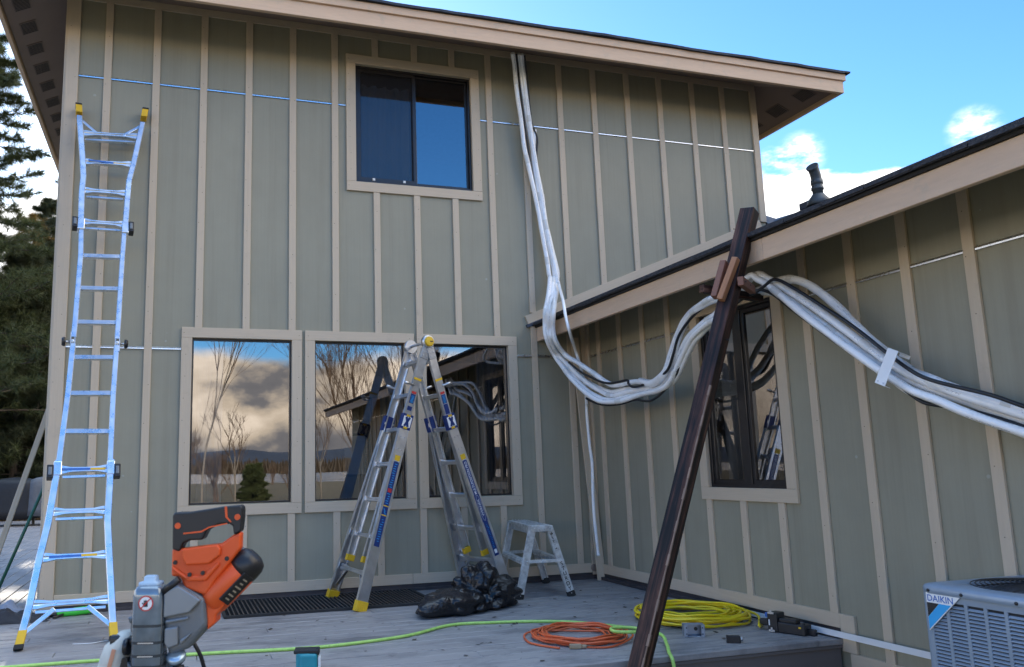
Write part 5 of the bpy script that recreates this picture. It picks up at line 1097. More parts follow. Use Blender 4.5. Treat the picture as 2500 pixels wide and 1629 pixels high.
for zz in (.012, .122):
    c = q - ex * .07 - ey * .048 + Z_ * zz; mb.lathe([(.008, 0), (.008, .014)], c, -ey, 8); mb.frame(c - ey * .012, ex, ey, Z_, .020, .003, .006); mb.frame(c - ey * .012 + Z_ * .008, ex, ey, Z_, .006, .003, .012)
build('wing_nut', mb, M_steel, t)
mb = MB(); mb.frame(q - ex * .115 + Z_ * .10, ex, ey, Z_, .018, .025, .014); mb.frame(q - ex * .115 + Z_ * .04, ex, ey, Z_, .014, .012, .012); build('grip', mb, M_blueink, t, bevel=.004)
mb = MB(); mb.frame(q - ex * .09 - ey * .051 + Z_ * .06, Z_, ex, ey, .018, .004, .0006); mb.frame(q + ex * .11 - ey * .046 + Z_ * .05, ex, Z_, ey, .008, .005, .0008, 1); build('label', mb, [M_white, M_yellow], t)
mb = MB(); mb.beam((-.058, -1.98, DZ + .030), (-.060, -2.72, DZ + .030), .006, .036); mb.beam((-.060, -2.72, DZ + .030), (-.060, -4.14, DZ + .036), .006, .036); top('white_strip', mb, M_white, 'long thin white strip lying along the wing wall and sticking out past the deck edge', 'strip')
# teal tool at the bottom edge
t = thing('cordless_tool', (-3.28, -2.62, DZ), 'teal and black cordless tool standing on the deck at the bottom edge', 'power tool')
ex = V((.97, -.24, 0)).normalized(); ey = Z_.cross(ex); q = V((-3.28, -2.62, DZ))
mb = MB(); mb.frame(q + Z_ * .05 + ex * .012, ex, ey, Z_, .050, .058, .050); mb.frame(q + Z_ * .062 + ex * -.012, ex, ey, Z_, .045, .050, .046); build('housing', mb, M_teal, t, bevel=.016, seg=3)
mb = MB(); mb.frame(q + Z_ * .108 + ex * .0, ex, ey, Z_, .068, .048, .010); mb.frame(q + Z_ * .104 + ex * .062, ex, ey, Z_, .010, .03, .018); build('battery', mb, M_black, t, bevel=.005)
mb = MB(); mb.frame(q + Z_ * .05 + ex * .072 - ey * .02, ex, ey, Z_, .006, .02, .03); build('label', mb, M_white, t)

# black floor grate
gr = thing('floor_grate', (-2.76, -.42, DZ), 'black rubber grate mat on the deck below the windows', 'grate')
gx0, gx1, gy0, gy1 = -3.62, -1.92, -.80, -.035; zt = DZ + .022
mb = MB()
for lo, hi in (((gx0, gy0), (gx1, gy0 + .02)), ((gx0, gy1 - .02), (gx1, gy1)), ((gx0, gy0 + .02), (gx0 + .02, gy1 - .02)), ((gx1 - .02, gy0 + .02), (gx1, gy1 - .02))): mb.box((*lo, DZ + .001), (*hi, zt))
build('rim', mb, M_rubber, gr, bevel=.002, seg=1)
mb = MB(); x = gx0 + .045
while x < gx1 - .03: mb.box((x, gy0 + .02, DZ + .002), (x + .008, gy1 - .02, zt - .001)); x += .034
build('bars', mb, plain('brown_rubber', (.075, .06, .05), .6, var=.2), gr)
mb = MB(); y = gy0 + .07
while y < gy1 - .03: mb.box((gx0 + .02, y, DZ + .002), (gx1 - .02, y + .007, zt - .006)); y += .052
mb.box((gx0 + .01, gy0 + .01, DZ + .0005), (gx1 - .01, gy1 - .01, DZ + .0022), 0)
build('cross_bars', mb, M_slot, gr)

# black rubbish bag: crumpled film over two lumps
import bmesh
def crumple(name, lumps, mat, label, cat, seed, fold=.055, sub=6):
    bm = bmesh.new(); bmesh.ops.create_icosphere(bm, subdivisions=sub, radius=1.0)
    C0 = V(lumps[0][0])
    def sdf(p):
        d = 1e9
        for c, ax, hs_ in lumps:
            q = p - V(c); ax = V(ax).normalized(); y = Z_.cross(ax).normalized(); z = ax.cross(y)
            q = V((q.dot(ax) / hs_[0], q.dot(y) / hs_[1], q.dot(z) / hs_[2])); L = q.length
            di = (L - 1) * min(hs_); k = .05; h = max(k - abs(d - di), 0) / k; d = min(d, di) - h * h * k / 4
        return d
    cen = V((sum(l[0][0] for l in lumps) / len(lumps), sum(l[0][1] for l in lumps) / len(lumps), min(l[0][2] for l in lumps)))
    for v in bm.verts:
        d = v.co.normalized(); lo, hi = 0.0, 1.6
        # outermost crossing along the ray
        s_ = hi
        while s_ > 0 and sdf(cen + d * s_) > 0: s_ -= .02
        lo, hi = s_, s_ + .02
        for _ in range(6):
            m_ = (lo + hi) / 2
            if sdf(cen + d * m_) > 0: hi = m_
            else: lo = m_
        p = cen + d * lo; o_ = V((seed, seed * 2, 0))
        dist, _p = noise.voronoi(p * 6.5 + o_ + noise.noise_vector(p * 4) * .35); r1 = dist[1] - dist[0]
        dist2, _p = noise.voronoi(p * 16 + o_ + noise.noise_vector(p * 9) * .3); r2 = dist2[1] - dist2[0]
        w = -fold * (1 - min(r1 * 2.2, 1)) ** 2 * .9 + fold * .5 * noise.noise(p * 7 + o_) + fold * .38 * (min(r2 * 2, 1) - .5)
        p = p + d * w
        v.co = V((p.x, p.y, max(p.z, DZ + .002)))
    me = bpy.data.meshes.new(name); bm.to_mesh(me); bm.free()
    for p in me.polygons: p.use_smooth = True
    me.materials.append(mat); o = bpy.data.objects.new(name, me); COL.objects.link(o)
    dc = o.modifiers.new('facets', 'DECIMATE'); dc.ratio = .045; ss = o.modifiers.new('soft_folds', 'SUBSURF'); ss.levels = 1; ss.render_levels = 1; return setp(o, label, cat)
M_bag, nt, b = newmat('black_plastic_film'); vec = coord(nt); b.inputs['Base Color'].default_value = (.009, .009, .011, 1); b.inputs['Roughness'].default_value = .27
n_a = N(nt, 'ShaderNodeTexVoronoi', feature='DISTANCE_TO_EDGE', i_Scale=30.0); lk(nt, vec, n_a.inputs['Vector'])
bump(nt, b, M(nt, 'ADD', M(nt, 'MULTIPLY', n_a.outputs[0], 1.2), noise_(nt, vec, 30, 5, .6)), .25, .02)
crumple('rubbish_bag', [((-1.86, -1.22, .01), (.93, .36, 0), (.47, .22, .135)), ((-1.64, -1.06, .10), (.85, .5, 0), (.24, .19, .21)), ((-1.54, -1.08, .03), (1, .3, 0), (.22, .22, .16))], M_bag, 'crumpled black plastic bag slumped on the deck in front of the folding ladder', 'rubbish bag', 2.0, .10)

# debris
M_debris = plain('dry_leaf_bits', (.05, .038, .03), .9, var=.4)
mb = MB()
for k in range(340):
    x = rnd.uniform(-3.6, -.2); y = rnd.uniform(-2.95, -.4)
    if x < -2.2 and rnd.random() < .55: continue
    a = rnd.uniform(0, 6.3); L = rnd.choice((.006, .008, .012, .02)); w_ = L * rnd.uniform(.3, .9); ex = V((math.cos(a), math.sin(a), rnd.uniform(-.1, .3))); ey = V((-math.sin(a), math.cos(a), rnd.uniform(-.2, .2)))
    c = V((x, y, DZ + .005)); mb.face([c - ex * L, c + ey * w_ - ex * L * .2, c + ex * L, c - ey * w_])
o = build('leaf_debris', mb, M_debris); setp(o, 'scattered leaf crumbs and wood bits on the deck boards', 'debris', kind='stuff')
mb = MB(); mb.tube(smooth_path([(-4.62, -1.34, DZ + .004), (-4.50, -1.37, DZ + .006), (-4.40, -1.30, DZ + .004), (-4.22, -1.27, DZ + .006), (-4.15, -1.22, DZ + .004)], 5), .003, 5); top('wire_scrap', mb, M_white, 'short white wire scrap on the deck behind the saw', 'scrap')

# ---------------------------------------------------------------- left side of the house
mb = MB(); mb.beam((-5.545, .42, DZ), (-5.005, .42, 1.86), .045, .03, (0, 1, 0)); top('wooden_pole', mb, M_greyboard, 'long tan wooden pole leaning against the left side of the house', 'pole', bevel=.003)
gp_ = thing('green_pole', (-5.44, .3, DZ), 'thin green metal pole leaning beside the tan pole at the left', 'pole')
mb = MB(); mb.tube([(-5.44, .3, DZ), (-5.00, .3, 1.12)], .0135, 10); build('shaft', mb, plain('green_enamel', (.012, .085, .05), .4, var=.1), gp_)
mb = MB(); mb.tube([(-5.385, .3, .08), (-5.365, .3, .13)], .0155, 10); mb.lathe([(.016, 0), (.016, .03)], (-5.44, .3, DZ), V((.35, 0, 1)), 10); build('collar', mb, M_steel, gp_)
def cloth_heap(name, c, ax, ay, h, mat, label, cat, seed):
    mb = MB(); n = 36; G = []
    for i in range(n + 1):
        row = []
        for j in range(n + 1):
            u, v = i / n * 2 - 1, j / n * 2 - 1; w = max(0, 1 - (u * u + v * v) ** .9) ** .6; p = V((c[0] + u * ax * (1 + .15 * noise.noise(V((v * 2, seed, 0)))), c[1] + v * ay * (1 + .15 * noise.noise(V((u * 2, seed, 3)))), 0))
            z = h * w * (.55 + .7 * abs(noise.noise(V((u * 2.6, v * 2.6, seed)))) + .35 * abs(noise.noise(V((u * 6, v * 6, seed)))))
            row.append((p.x, p.y, c[2] + .003 + z))
        G.append(row)
    for i in range(n):
        for j in range(n): mb.face([G[i][j], G[i + 1][j], G[i + 1][j + 1], G[i][j + 1]], 0, None, True)
    o = top(name, mb, mat, label, cat); return o
cloth_heap('tarp', (-5.42, -.03, DZ), .36, .17, .15, plain('blue_grey_cloth', (.20, .24, .32), .7, var=.2), 'blue grey cloth bundled on the deck at the left corner of the house', 'cloth', 4)
cloth_heap('work_bag', (-5.30, -.22, DZ), .40, .13, .09, plain('dark_cloth', (.03, .032, .04), .8, var=.3), 'dark cloth bag lying in front of the blue grey cloth at the left', 'bag', 9)
t = thing('work_glove', (-4.74, -.16, DZ), 'bright green and black work glove on the deck behind the left ladder foot', 'glove')
mb = MB(); mb.tube(smooth_path([(-4.86, -.15, DZ + .025), (-4.76, -.15, DZ + .03), (-4.66, -.13, DZ + .035), (-4.60, -.12, DZ + .03)], 5), [.028] * 6 + [.032] * 6 + [.026] * 4, 10); build('palm', mb, M_green, t)
mb = MB()
for k in range(4): mb.tube(smooth_path([(-4.86, -.17 + .016 * k, DZ + .022), (-4.92, -.175 + .02 * k, DZ + .024), (-4.965, -.18 + .022 * k, DZ + .014)], 4), .0105, 8)
mb.tube(smooth_path([(-4.82, -.18, DZ + .02), (-4.84, -.225, DZ + .018), (-4.88, -.25, DZ + .013)], 4), .011, 8); mb.tube([(-4.60, -.12, DZ + .03), (-4.585, -.118, DZ + .03)], .027, 10); build('finger', mb, M_black, t)
# covered barbecue
bq = thing('barbecue', (-7.15, 13.4, DZ), 'barbecue under a black and grey fitted cover on the far deck', 'barbecue')
def cover(mb, x0_, x1_, y0_, y1_, ztop, z0, m, seed):
    rings = []; base = rrect(x0_, x1_, y0_, y1_, .22, 6)
    cx_, cy_ = (x0_ + x1_) / 2, (y0_ + y1_) / 2
    for t, k in ((0, 1.10), (.2, 1.06), (.45, 1.03), (.7, 1.0), (.86, .96), (.95, .86), (1.0, .6), (1.02, .02)):
        z = z0 + (ztop - z0) * t
        rings.append([(cx_ + (x - cx_) * k * (1 + .05 * noise.noise(V((x * 5, y * 5, seed)))* (1.4 - t)), cy_ + (y - cy_) * k, z + .04 * noise.noise(V((x * 2, y * 2, seed + t)))) for x, y in base])
    mb.loft(rings, m, True)
mb = MB(); cover(mb, -7.95, -6.95, 13.0, 13.9, 1.00, .10, 0, 1); build('cover', mb, plain('black_cover', (.007, .007, .009), .6, var=.2), bq)
mb = MB(); cover(mb, -7.16, -6.40, 12.95, 13.8, 1.02, .16, 0, 5); build('cover', mb, plain('grey_cover', (.11, .115, .125), .7, var=.15), bq)
mb = MB()
for x in (-7.85, -7.1, -6.5):
    for y in (13.1, 13.8): mb.box((x - .03, y - .03, DZ), (x + .03, y + .03, .2))
build('leg', mb, M_black, bq)

# ---------------------------------------------------------------- mitre saw in the foreground
S0 = V((-3.985, -5.36, .770)); SX = V((.957, -.290, 0)).normalized(); SY = Z_; SN = V((-SX.y, SX.x, 0)) * -1   # SN points to the camera
SN = SX.cross(SY); K = .0002526
ps = lambda x, y, d=0.0: S0 + SX * ((x - 900) * K) + SY * ((850 - y) * K) + SN * d
pl = lambda P: [((x - 900) * K, (850 - y) * K) for x, y in P]
saw = thing('mitre_saw', tuple(S0 - Z_ * .24), 'orange and grey mitre saw with black handle in the foreground, tilted up', 'mitre saw')
def slab(mb, P, d0, d1, m=0): mb.prism(pl(P), S0 + SN * d0, SX, SY, SN, d1 - d0, m)
mb = MB(); slab(mb, [(775, 455), (868, 455), (930, 448), (1215, 420), (1318, 350), (1392, 322), (1390, 470), (1290, 600), (1170, 740), (1085, 870), (900, 800), (850, 700), (775, 700)], -.012, .018); body = build('upper_housing', mb, M_orange, saw, bevel=.006, seg=3)
mb = MB(); slab(mb, [(880, 455), (1190, 425), (1222, 460), (1215, 520), (1120, 590), (915, 600), (885, 540)], .0185, .030); slab(mb, [(785, 600), (920, 690), (1060, 690), (1200, 575), (1215, 600), (1090, 740), (930, 740), (790, 640)], .0185, .026)
build('moulded_rib', mb, M_orange, body, bevel=.004)
mb = MB()
for x, y in ((950, 680), (1066, 668), (812, 578), (1270, 552)): mb.lathe([(.005, 0), (.0045, .003)], ps(x, y, .0265 if y > 600 else .0185), SN, 12)
build('screw', mb, M_black, body)
mb = MB(); slab(mb, [(778, 165), (800, 140), (930, 138), (1240, 95), (1385, 86), (1406, 112), (1404, 200), (1392, 318), (1330, 350), (1318, 268), (1290, 250), (1200, 252), (1092, 300), (1052, 384), (935, 388), (880, 412), (868, 440), (850, 482), (783, 462)], -.016, .0225); hd = build('handle', mb, M_black, saw, bevel=.008, seg=3)
mb = MB(); slab(mb, [(880, 320), (1040, 305), (1110, 270), (1270, 240), (1275, 250), (1112, 282), (1045, 318), (882, 332)], .0228, .0238); slab(mb, [(1247, 98), (1268, 95), (1275, 190), (1310, 230), (1300, 238), (1255, 190)], .0228, .0238)
for x, y in ((830, 258), (1362, 192)): mb.lathe([(.007, 0), (.0065, .0012)], ps(x, y, .0230), SN, 14)
build('handle_inlay', mb, M_orange, hd)
mb = MB(); slab(mb, [(935, 388), (1052, 384), (1040, 345), (940, 352)], -.010, .010); build('trigger', mb, M_black, hd, bevel=.003)
# motor: barrel along the diagonal
ma, mb_ = ps(1135, 915, -.012), ps(1440, 610, -.012); md = (mb_ - ma).normalized(); ml = (mb_ - ma).length
mb = MB(); mb.lathe([(.030, -.012), (.035, 0), (.036, ml * .55), (.0355, ml * .90)], ma, md, 28); slab(mb, [(1080, 880), (1102, 1165), (1170, 1105), (1172, 1050), (1255, 950), (1340, 800), (1290, 640), (1120, 780)], -.040, .014); build('motor_housing', mb, M_orange, saw, bevel=.004)
mb = MB(); mb.lathe([(.0358, ml * .80), (.0365, ml * .90), (.0355, ml * 1.06), (.030, ml * 1.17), (.018, ml * 1.23), (.002, ml * 1.24)], ma, md, 28); mc = build('motor_cap', mb, M_black, saw)
mb = MB(); c = ma + md * (ml * 1.06); side = SN.cross(md).normalized(); 
mb.frame(c + (side if side.z > 0 else -side) * .030, md, SN, side, .010, .007, .006); build('brush_cap', mb, M_grey, mc, bevel=.002)
sd_ = (md.cross(SN)).normalized(); sd_ = sd_ if sd_.z < 0 else -sd_
mb = MB(); nn_ = (SN * .80 + sd_ * .60).normalized(); tt_ = md.cross(nn_).normalized(); mb.frame(ma + md * (ml * .52) + nn_ * .0355, md, tt_, nn_, .040, .0145, .0025); lb = build('rating_plate', mb, M_black, saw, bevel=.002)
mb = MB()
for k in range(6): mb.frame(ma + md * (ml * .52 - .028 + .011 * k) + nn_ * .0385, tt_, md, nn_, rnd.uniform(.003, .010), .0018, .0003)
build('plate_print', mb, plain('faded_print', (.34, .28, .20), .6), lb)
# gear housing
mb = MB(); slab(mb, [(720, 810), (850, 742), (1088, 892), (1112, 1130), (945, 1312), (770, 1375), (720, 1100)], -.050, .022); gh = build('gear_housing', mb, M_grey, saw, bevel=.012, seg=3)
mb = MB(); slab(mb, [(735, 830), (850, 765), (1062, 896), (960, 1000), (735, 1040)], .0225, .034); slab(mb, [(745, 1062), (950, 1035), (950, 1062), (745, 1095)], .0225, .029); slab(mb, [(745, 1130), (860, 1115), (865, 1270), (775, 1300), (745, 1250)], .0225, .032); slab(mb, [(880, 1230), (990, 1165), (900, 1262), (880, 1268)], .0225, .030); build('casting_rib', mb, plain('light_grey_casting', (.24, .265, .29), .4, .4, .1), gh, bevel=.004)
mb = MB(); mb.tube([ps(725, 820, .030), ps(865, 712, .030)], .008, 10); build('lock_lever', mb, M_black, saw)
# blade guard
prof = rrect(-.034, .034, -.030, .030, .016, 5)
gc = ps(597, 1250, .012)
mb = MB(); rings = []
for y, k in ((1900, 1), (850, 1), (800, .94), (775, .80), (765, .62)):
    c = ps(597, y, .012); rings.append([c + SX * (x * k) + SN * (z * k) for x, z in prof])
mb.loft(rings, 0, True); gd = build('blade_guard', mb, M_guard, saw)
mb = MB()
for y in (1100, 1240, 1350, 1440, 1540):
    c = ps(597, y, .012); mb.loft([[c + SX * x * 1.012 + SN * z * 1.012 + SY * dz for x, z in prof] for dz in (-.003, .003)], 0, True, False)
for sx in (-1, 1): mb.tube([ps(597 + sx * 118, 840, .032), ps(597 + sx * 118, 1880, .032)], .0035, 6)
g2 = MB()  # thin bright strips: highlights on two ribs put in as pale metal
for y in (1232, 1343):
    c = ps(597, y, .012); g2.loft([[c + SX * x * .80 + SN * z * 1.03 + SY * (dz - abs(x) * .12) for x, z in prof if z > 0] for dz in (-.0012, .0012)], 0, True, False)
build('guard_rib_and_glint', g2, M_steel, gd)
build('guard_rib_and_glint', mb, plain('guard_edge', (.05, .06, .07), .2, .2, .1), gd)
mb = MB(); c = ps(590, 742, .008); rr_ = rrect(-.024, .024, -.02, .02, .01, 4)
mb.loft([[c + SX * x * k + SN * z * k + SY * h for x, z in rr_] for h, k in ((-.010, 1.05), (.0, 1.0), (.002, .62), (.012, .58), (.014, .45))], 0, True); build('guard_cap', mb, plain('pale_blue_plastic', (.36, .48, .60), .4, var=.08), gd)
# no-hands sticker
c0 = ps(592, 908, .0425); mb = MB()
mb.lathe([(.0165, 0), (.0165, .0006)], c0, SN, 28, 1); mb.lathe([(.0138, .0006), (.0138, .0009)], c0, SN, 28, 0)
hc = c0 + SN * .001
mb.frame(hc - SY * .003, SX, SY, SN, .0045, .0042, .0003, 2)
for k, (dx, L) in enumerate(((-.0034, .0045), (-.0011, .0054), (.0012, .005), (.0034, .004))): mb.frame(hc + SX * dx + SY * (.001 + L / 2), SY, SX, SN, L / 2 + .001, .0009, .0003, 2)
d_ = (SX * -.75 + SY * .65).normalized(); mb.frame(hc - SX * .0055 - SY * .001, d_, SN.cross(d_), SN, .0032, .0011, .0003, 2)
d_ = (SX * .7 + SY * .7).normalized(); mb.frame(hc + SN * .0006, d_, SN.cross(d_), SN, .0148, .0013, .0002, 1)
build('warning_sticker', mb, [M_white, M_red, M_black], gd)
# rear support, bag, knob, cord, base
mb = MB(); slab(mb, [(385, 1080), (440, 1040), (470, 1060), (470, 1900), (385, 1900)], -.045, -.012); slab(mb, [(385, 1420), (470, 1490), (470, 1560), (400, 1560)], -.011, .004); slab(mb, [(375, 1050), (438, 1045), (430, 1090), (395, 1110)], -.045, .0); build('support_arm', mb, M_grey, saw, bevel=.004)
mb = MB(); rings = []
for x, y, w_, d_ in ((368, 1185, .022, .020), (330, 1240, .028, .030), (290, 1300, .034, .036), (255, 1400, .034, .042), (225, 1520, .034, .044), (205, 1640, .032, .042), (195, 1760, .024, .03), (190, 1800, .006, .01)):
    c = ps(x, y, -.03); rings.append([c + SX * (math.cos(a * math.pi / 10) * w_ * (1 + .06 * math.sin(a * 3 + y))) + SN * (math.sin(a * math.pi / 10) * d_) for a in range(20)])
mb.loft(rings, 0, True)
M_dbag, nt, b = newmat('dust_bag_cloth'); vec = coord(nt, 'Object'); wv = N(nt, 'ShaderNodeTexWave', i_Scale=1.0); 
c = RAMP(nt, noise_(nt, vec, 14, 4), [(.3, (.46, .44, .38)), (.7, (.62, .60, .53))]); lk(nt, c, b.inputs['Base Color']); b.inputs['Roughness'].default_value = .9; bump(nt, b, noise_(nt, vec, 25, 4), .5, .01)
db = build('dust_bag', mb, M_dbag, saw)
mb = MB(); 
for A0, B0 in (((285, 1310), (215, 1600)), ((265, 1480), (300, 1620))):
    p_, q_ = ps(*A0, .012), ps(*B0, .014); mb.beam(p_, q_, .009, .0015, SN)
build('stripe', mb, plain('orange_stripe', (.62, .30, .18), .8, var=.2), db)
mb = MB(); mb.lathe([(.014, -.03), (.014, .02), (.011, .024)], ps(345, 1260, -.015), SX, 12); mb.lathe([(.018, 0), (.018, .01)], ps(362, 1300, .0), SX, 12); mb.frame(ps(350, 1480, -.01), SX, SY, SN, .010, .022, .012); build('bag_clip', mb, M_black, saw)
mb = MB(); mb.lathe([(.020, -.004), (.022, .004), (.018, .010), (.010, .012)], ps(832, 1392, .01), SY * .8 + SN * .6, 18); mb.lathe([(.012, -.05), (.013, -.004)], ps(820, 1400, .005), SY, 12); kn = build('pivot_knob', mb, plain('bluish_zinc', (.40, .52, .62), .3, .7, .1), saw)
mb = MB(); mb.tube([ps(850, 1490, .02), ps(900, 1482, .03), ps(962, 1470, .035)], [.006, .007, .006], 10); mb.lathe([(.012, -.01), (.012, .012)], ps(855, 1490, .018), SX, 10); build('clamp_lever', mb, M_black, saw)
mb = MB(); mb.tube(smooth_path([ps(935, 1300, -.03), ps(965, 1345, -.03), ps(998, 1420, -.035), ps(1018, 1500, -.04), ps(1022, 1580, -.05), ps(1000, 1760, -.07), ps(930, 1850, -.10)], 5), .0048, 8); build('power_cord', mb, M_black, saw)
zb = S0.z - .262
mb = MB(); bc = ps(640, 1880, -.02); mb.lathe([(.15, -.035), (.155, -.005), (.150, 0)], V((bc.x, bc.y, zb)), Z_, 36); mb.frame(V((bc.x, bc.y, zb - .022)), SX, SN, Z_, .25, .085, .016); mb.frame(V((bc.x, bc.y, zb + .03)) - SN * .05, SX, SN, Z_, .24, .008, .03); build('base', mb, M_grey, saw, bevel=.003)
mb = MB(); slab(mb, [(700, 1370), (820, 1400), (800, 1900), (640, 1900)], -.05, .0); build('pivot_arm', mb, M_grey, saw, bevel=.006)
stn = thing('saw_stand', (bc.x, bc.y, GZ), 'black metal folding stand carrying the mitre saw below the picture edge', 'stand')
mb = MB(); mb.frame(V((bc.x, bc.y, zb - .062)), SX, SN, Z_, .45, .03, .022); mb.frame(V((bc.x, bc.y, zb - .062)), SN, SX, Z_, .14, .03, .021); build('beam', mb, M_black, stn, bevel=.003)
for sx in (-1, 1):
    for sn in (-1, 1):
        mb = MB(); mb.tube([V((bc.x, bc.y, zb - .08)) + SX * sx * .34 + SN * sn * .05, V((bc.x, bc.y, GZ)) + SX * sx * .42 + SN * sn * .28], .014, 8); build('leg', mb, M_black, stn)

# ---------------------------------------------------------------- trees
M_bark = plain('pine_bark', (.075, .055, .042), .9, var=.35, vscale=14, bmp=.6, bscale=18)
M_birch = plain('pale_bark', (.40, .33, .25), .85, var=.2, vscale=5)
M_twig = plain('bare_twigs', (.24, .155, .095), .9, var=.3, vscale=3)
def leafmat(name, a, b_, tr=.25):
    m, nt, b = newmat(name); c = RAMP(nt, noise_(nt, coord(nt), 1.3, 5, .7), [(.32, a), (.68, b_)]); lk(nt, c, b.inputs['Base Color']); b.inputs['Roughness'].default_value = .6
    out = [n for n in nt.nodes if n.type == 'OUTPUT_MATERIAL'][0]; t = N(nt, 'ShaderNodeBsdfTranslucent'); lk(nt, c, t.inputs[0]); mx = N(nt, 'ShaderNodeMixShader'); mx.inputs[0].default_value = tr; lk(nt, b.outputs[0], mx.inputs[1]); lk(nt, t.outputs[0], mx.inputs[2]); lk(nt, mx.outputs[0], out.inputs[0]); return m
M_needle = leafmat('pine_needles', (.042, .058, .018), (.095, .110, .035)); M_needle2 = leafmat('dark_fir_needles', (.032, .044, .018), (.075, .080, .030)); M_fir = leafmat('young_fir_needles', (.09, .12, .035), (.18, .20, .07)); M_gold = leafmat('golden_needles', (.20, .12, .03), (.33, .20, .05), .4)
def raw_mesh(name, verts, faces_flat, per, mat, parent):
    me = bpy.data.meshes.new(name); nv = len(verts); nf = len(faces_flat) // per
    me.vertices.add(nv); me.vertices.foreach_set('co', np.asarray(verts, np.float32).ravel())
    me.loops.add(nf * per); me.loops.foreach_set('vertex_index', np.asarray(faces_flat, np.int32))
    me.polygons.add(nf); me.polygons.foreach_set('loop_start', np.arange(0, nf * per, per, dtype=np.int32))
    me.update(calc_edges=True); me.validate(); me.materials.append(mat)
    o = bpy.data.objects.new(name, me); COL.objects.link(o); o.parent = parent; return o
def pine(loc, H, label, seed, crown0=.12, dens=1.0, blen=.26, mat=None, needle=.17, lean=0, cat='tree', group=None, gold=0.0):
    rg = np.random.default_rng(seed); rr = random.Random(seed); t = thing('pine_tree', loc, label, cat, group); base = V(loc)
    mb = MB(); n = 14; trunk = []
    for i in range(n + 1):
        f = i / n; trunk.append(base + V((lean * f * H + .12 * noise.noise(V((f * 3, seed, 0))), .12 * noise.noise(V((f * 3, seed, 5))), f * H)))
    mb.tube(trunk, [max(.012, H * .016 * (1 - i / n) ** .85) for i in range(n + 1)], 10); build('trunk', mb, M_bark, t)
    br = MB(); tufts = []; z = crown0
    while z < .985:
        k = rr.choice((3, 4, 5)) if dens >= 1 else rr.choice((2, 3, 4)); a0 = rr.uniform(0, 6.28)
        for q in range(k):
            a = a0 + q * 6.283 / k + rr.uniform(-.4, .4); L = H * blen * ((1 - z) ** .7) * rr.uniform(.6, 1.15) + .25
            i0 = z * n; p0 = trunk[int(i0)].lerp(trunk[min(int(i0) + 1, n)], i0 - int(i0)); d = V((math.cos(a), math.sin(a), rr.uniform(-.1, .28))); P = [p0]
            for s_ in range(6):
                d = (d + V((rr.uniform(-.16, .16), rr.uniform(-.16, .16), rr.uniform(-.10, .11)))).normalized(); P.append(P[-1] + d * L / 6)
            br.tube(P, [max(.006, .012 * L * (1 - s_ / 6.5)) for s_ in range(7)], 5, 0, False, False)
            for s_ in range(2, 7):
                for w in range(int(3 * dens + rr.random())):
                    sd = (d + V((rr.uniform(-1, 1), rr.uniform(-1, 1), rr.uniform(-.35, .5)))).normalized(); l2 = L * rr.uniform(.10, .24)
                    c0 = P[s_].lerp(P[s_ - 1], rr.random()); e = c0 + sd * l2; br.tube([c0, c0.lerp(e, .5) + V((0, 0, -.02)), e], [.006, .005, .003], 3, 0, False, False)
                    for u in (.55, .8, 1.0): tufts.append((c0.lerp(e, u), sd))
            tufts.append((P[-1], d))
        z += .030 / max(dens, .6) * rr.uniform(.7, 1.3) * (9.0 / H) ** .3
    build('branch', br, M_bark, t)
    T = len(tufts); c = np.array([tuple(q[0]) for q in tufts]); dd = np.array([tuple(q[1]) for q in tufts]); NB = 20
    dirs = rg.normal(size=(T, NB, 3)); dirs /= np.linalg.norm(dirs, axis=2, keepdims=True); dirs = dirs + dd[:, None, :] * .75; dirs /= np.linalg.norm(dirs, axis=2, keepdims=True)
    L = needle * rg.uniform(.6, 1.2, (T, NB, 1)); st_ = c[:, None, :] - dd[:, None, :] * rg.uniform(0, .12, (T, NB, 1)); tip = st_ + dirs * L; sidev = np.cross(dirs, rg.normal(size=(T, NB, 3))); sidev /= np.linalg.norm(sidev, axis=2, keepdims=True) + 1e-9
    wd = .0075; A = st_ - sidev * wd; B = st_ + sidev * wd; Vv = np.stack([A, B, tip], 2).reshape(-1, 3) - np.array(loc)
    raw_mesh('crown', Vv, np.arange(len(Vv)), 3, mat or M_needle, t)
    return t
def hz_(az, d): return (-4.02 + d * math.sin(R(az)), -7.32 + d * math.cos(R(az)), GZ)
pine((-9.3, 16.6, GZ), 14.0, 'tall pine with long drooping branches beside the roof edge, nearest of the left trees', 21, .22, 1.0, .24, None, .27)
pine((-8.4, 18.6, GZ), 8.2, 'dense middle sized pine right behind the barbecue', 27, .08, 1.5, .24, M_needle2, .25)
pine((-10.6, 18.2, GZ), 14.0, 'tall full pine at the far left edge behind the barbecue', 33, .10, .9, .25, None, .29)
pine((-7.4, 19.6, GZ), 9.0, 'young dark pine just past the barbecue at the house corner', 23, .10, 1.4, .22, M_needle2, .22)
pine(hz_(-8.2, 36), 13, 'dark bushy pine close to the house corner on the left', 5, .05, 1.5, .26, M_needle2, .20)
pine(hz_(-9.6, 42), 10.5, 'lower dark conifer behind the barbecue with brown tinted needles', 9, .03, 1.6, .30, M_needle2, .22)
pine(hz_(-13.5, 38), 17, 'tall dark conifer at the far left beyond the deck', 13, .06, 1.2, .24, M_needle2, .22)
pine(hz_(-9.1, 34), 11.5, 'golden backlit larch behind the dark conifers on the left', 17, .30, 1.0, .22, M_gold, .24)
pine(hz_(-16, 52), 18, 'distant green conifer left of the far deck', 29, .05, 1.0, .24, M_needle, .24)
pine(hz_(-6.2, 50), 14, 'distant dark conifer hidden mostly by the house corner', 31, .04, 1.2, .25, M_needle2, .24)
pine((-6.9, 21.5, GZ), 13, 'unseen pine behind the back corner of the house, shading the left deck, left of two', 61, .10, 1.0, .24, M_needle2, .24)  # this pine and the next are unseen, here to shade the left deck
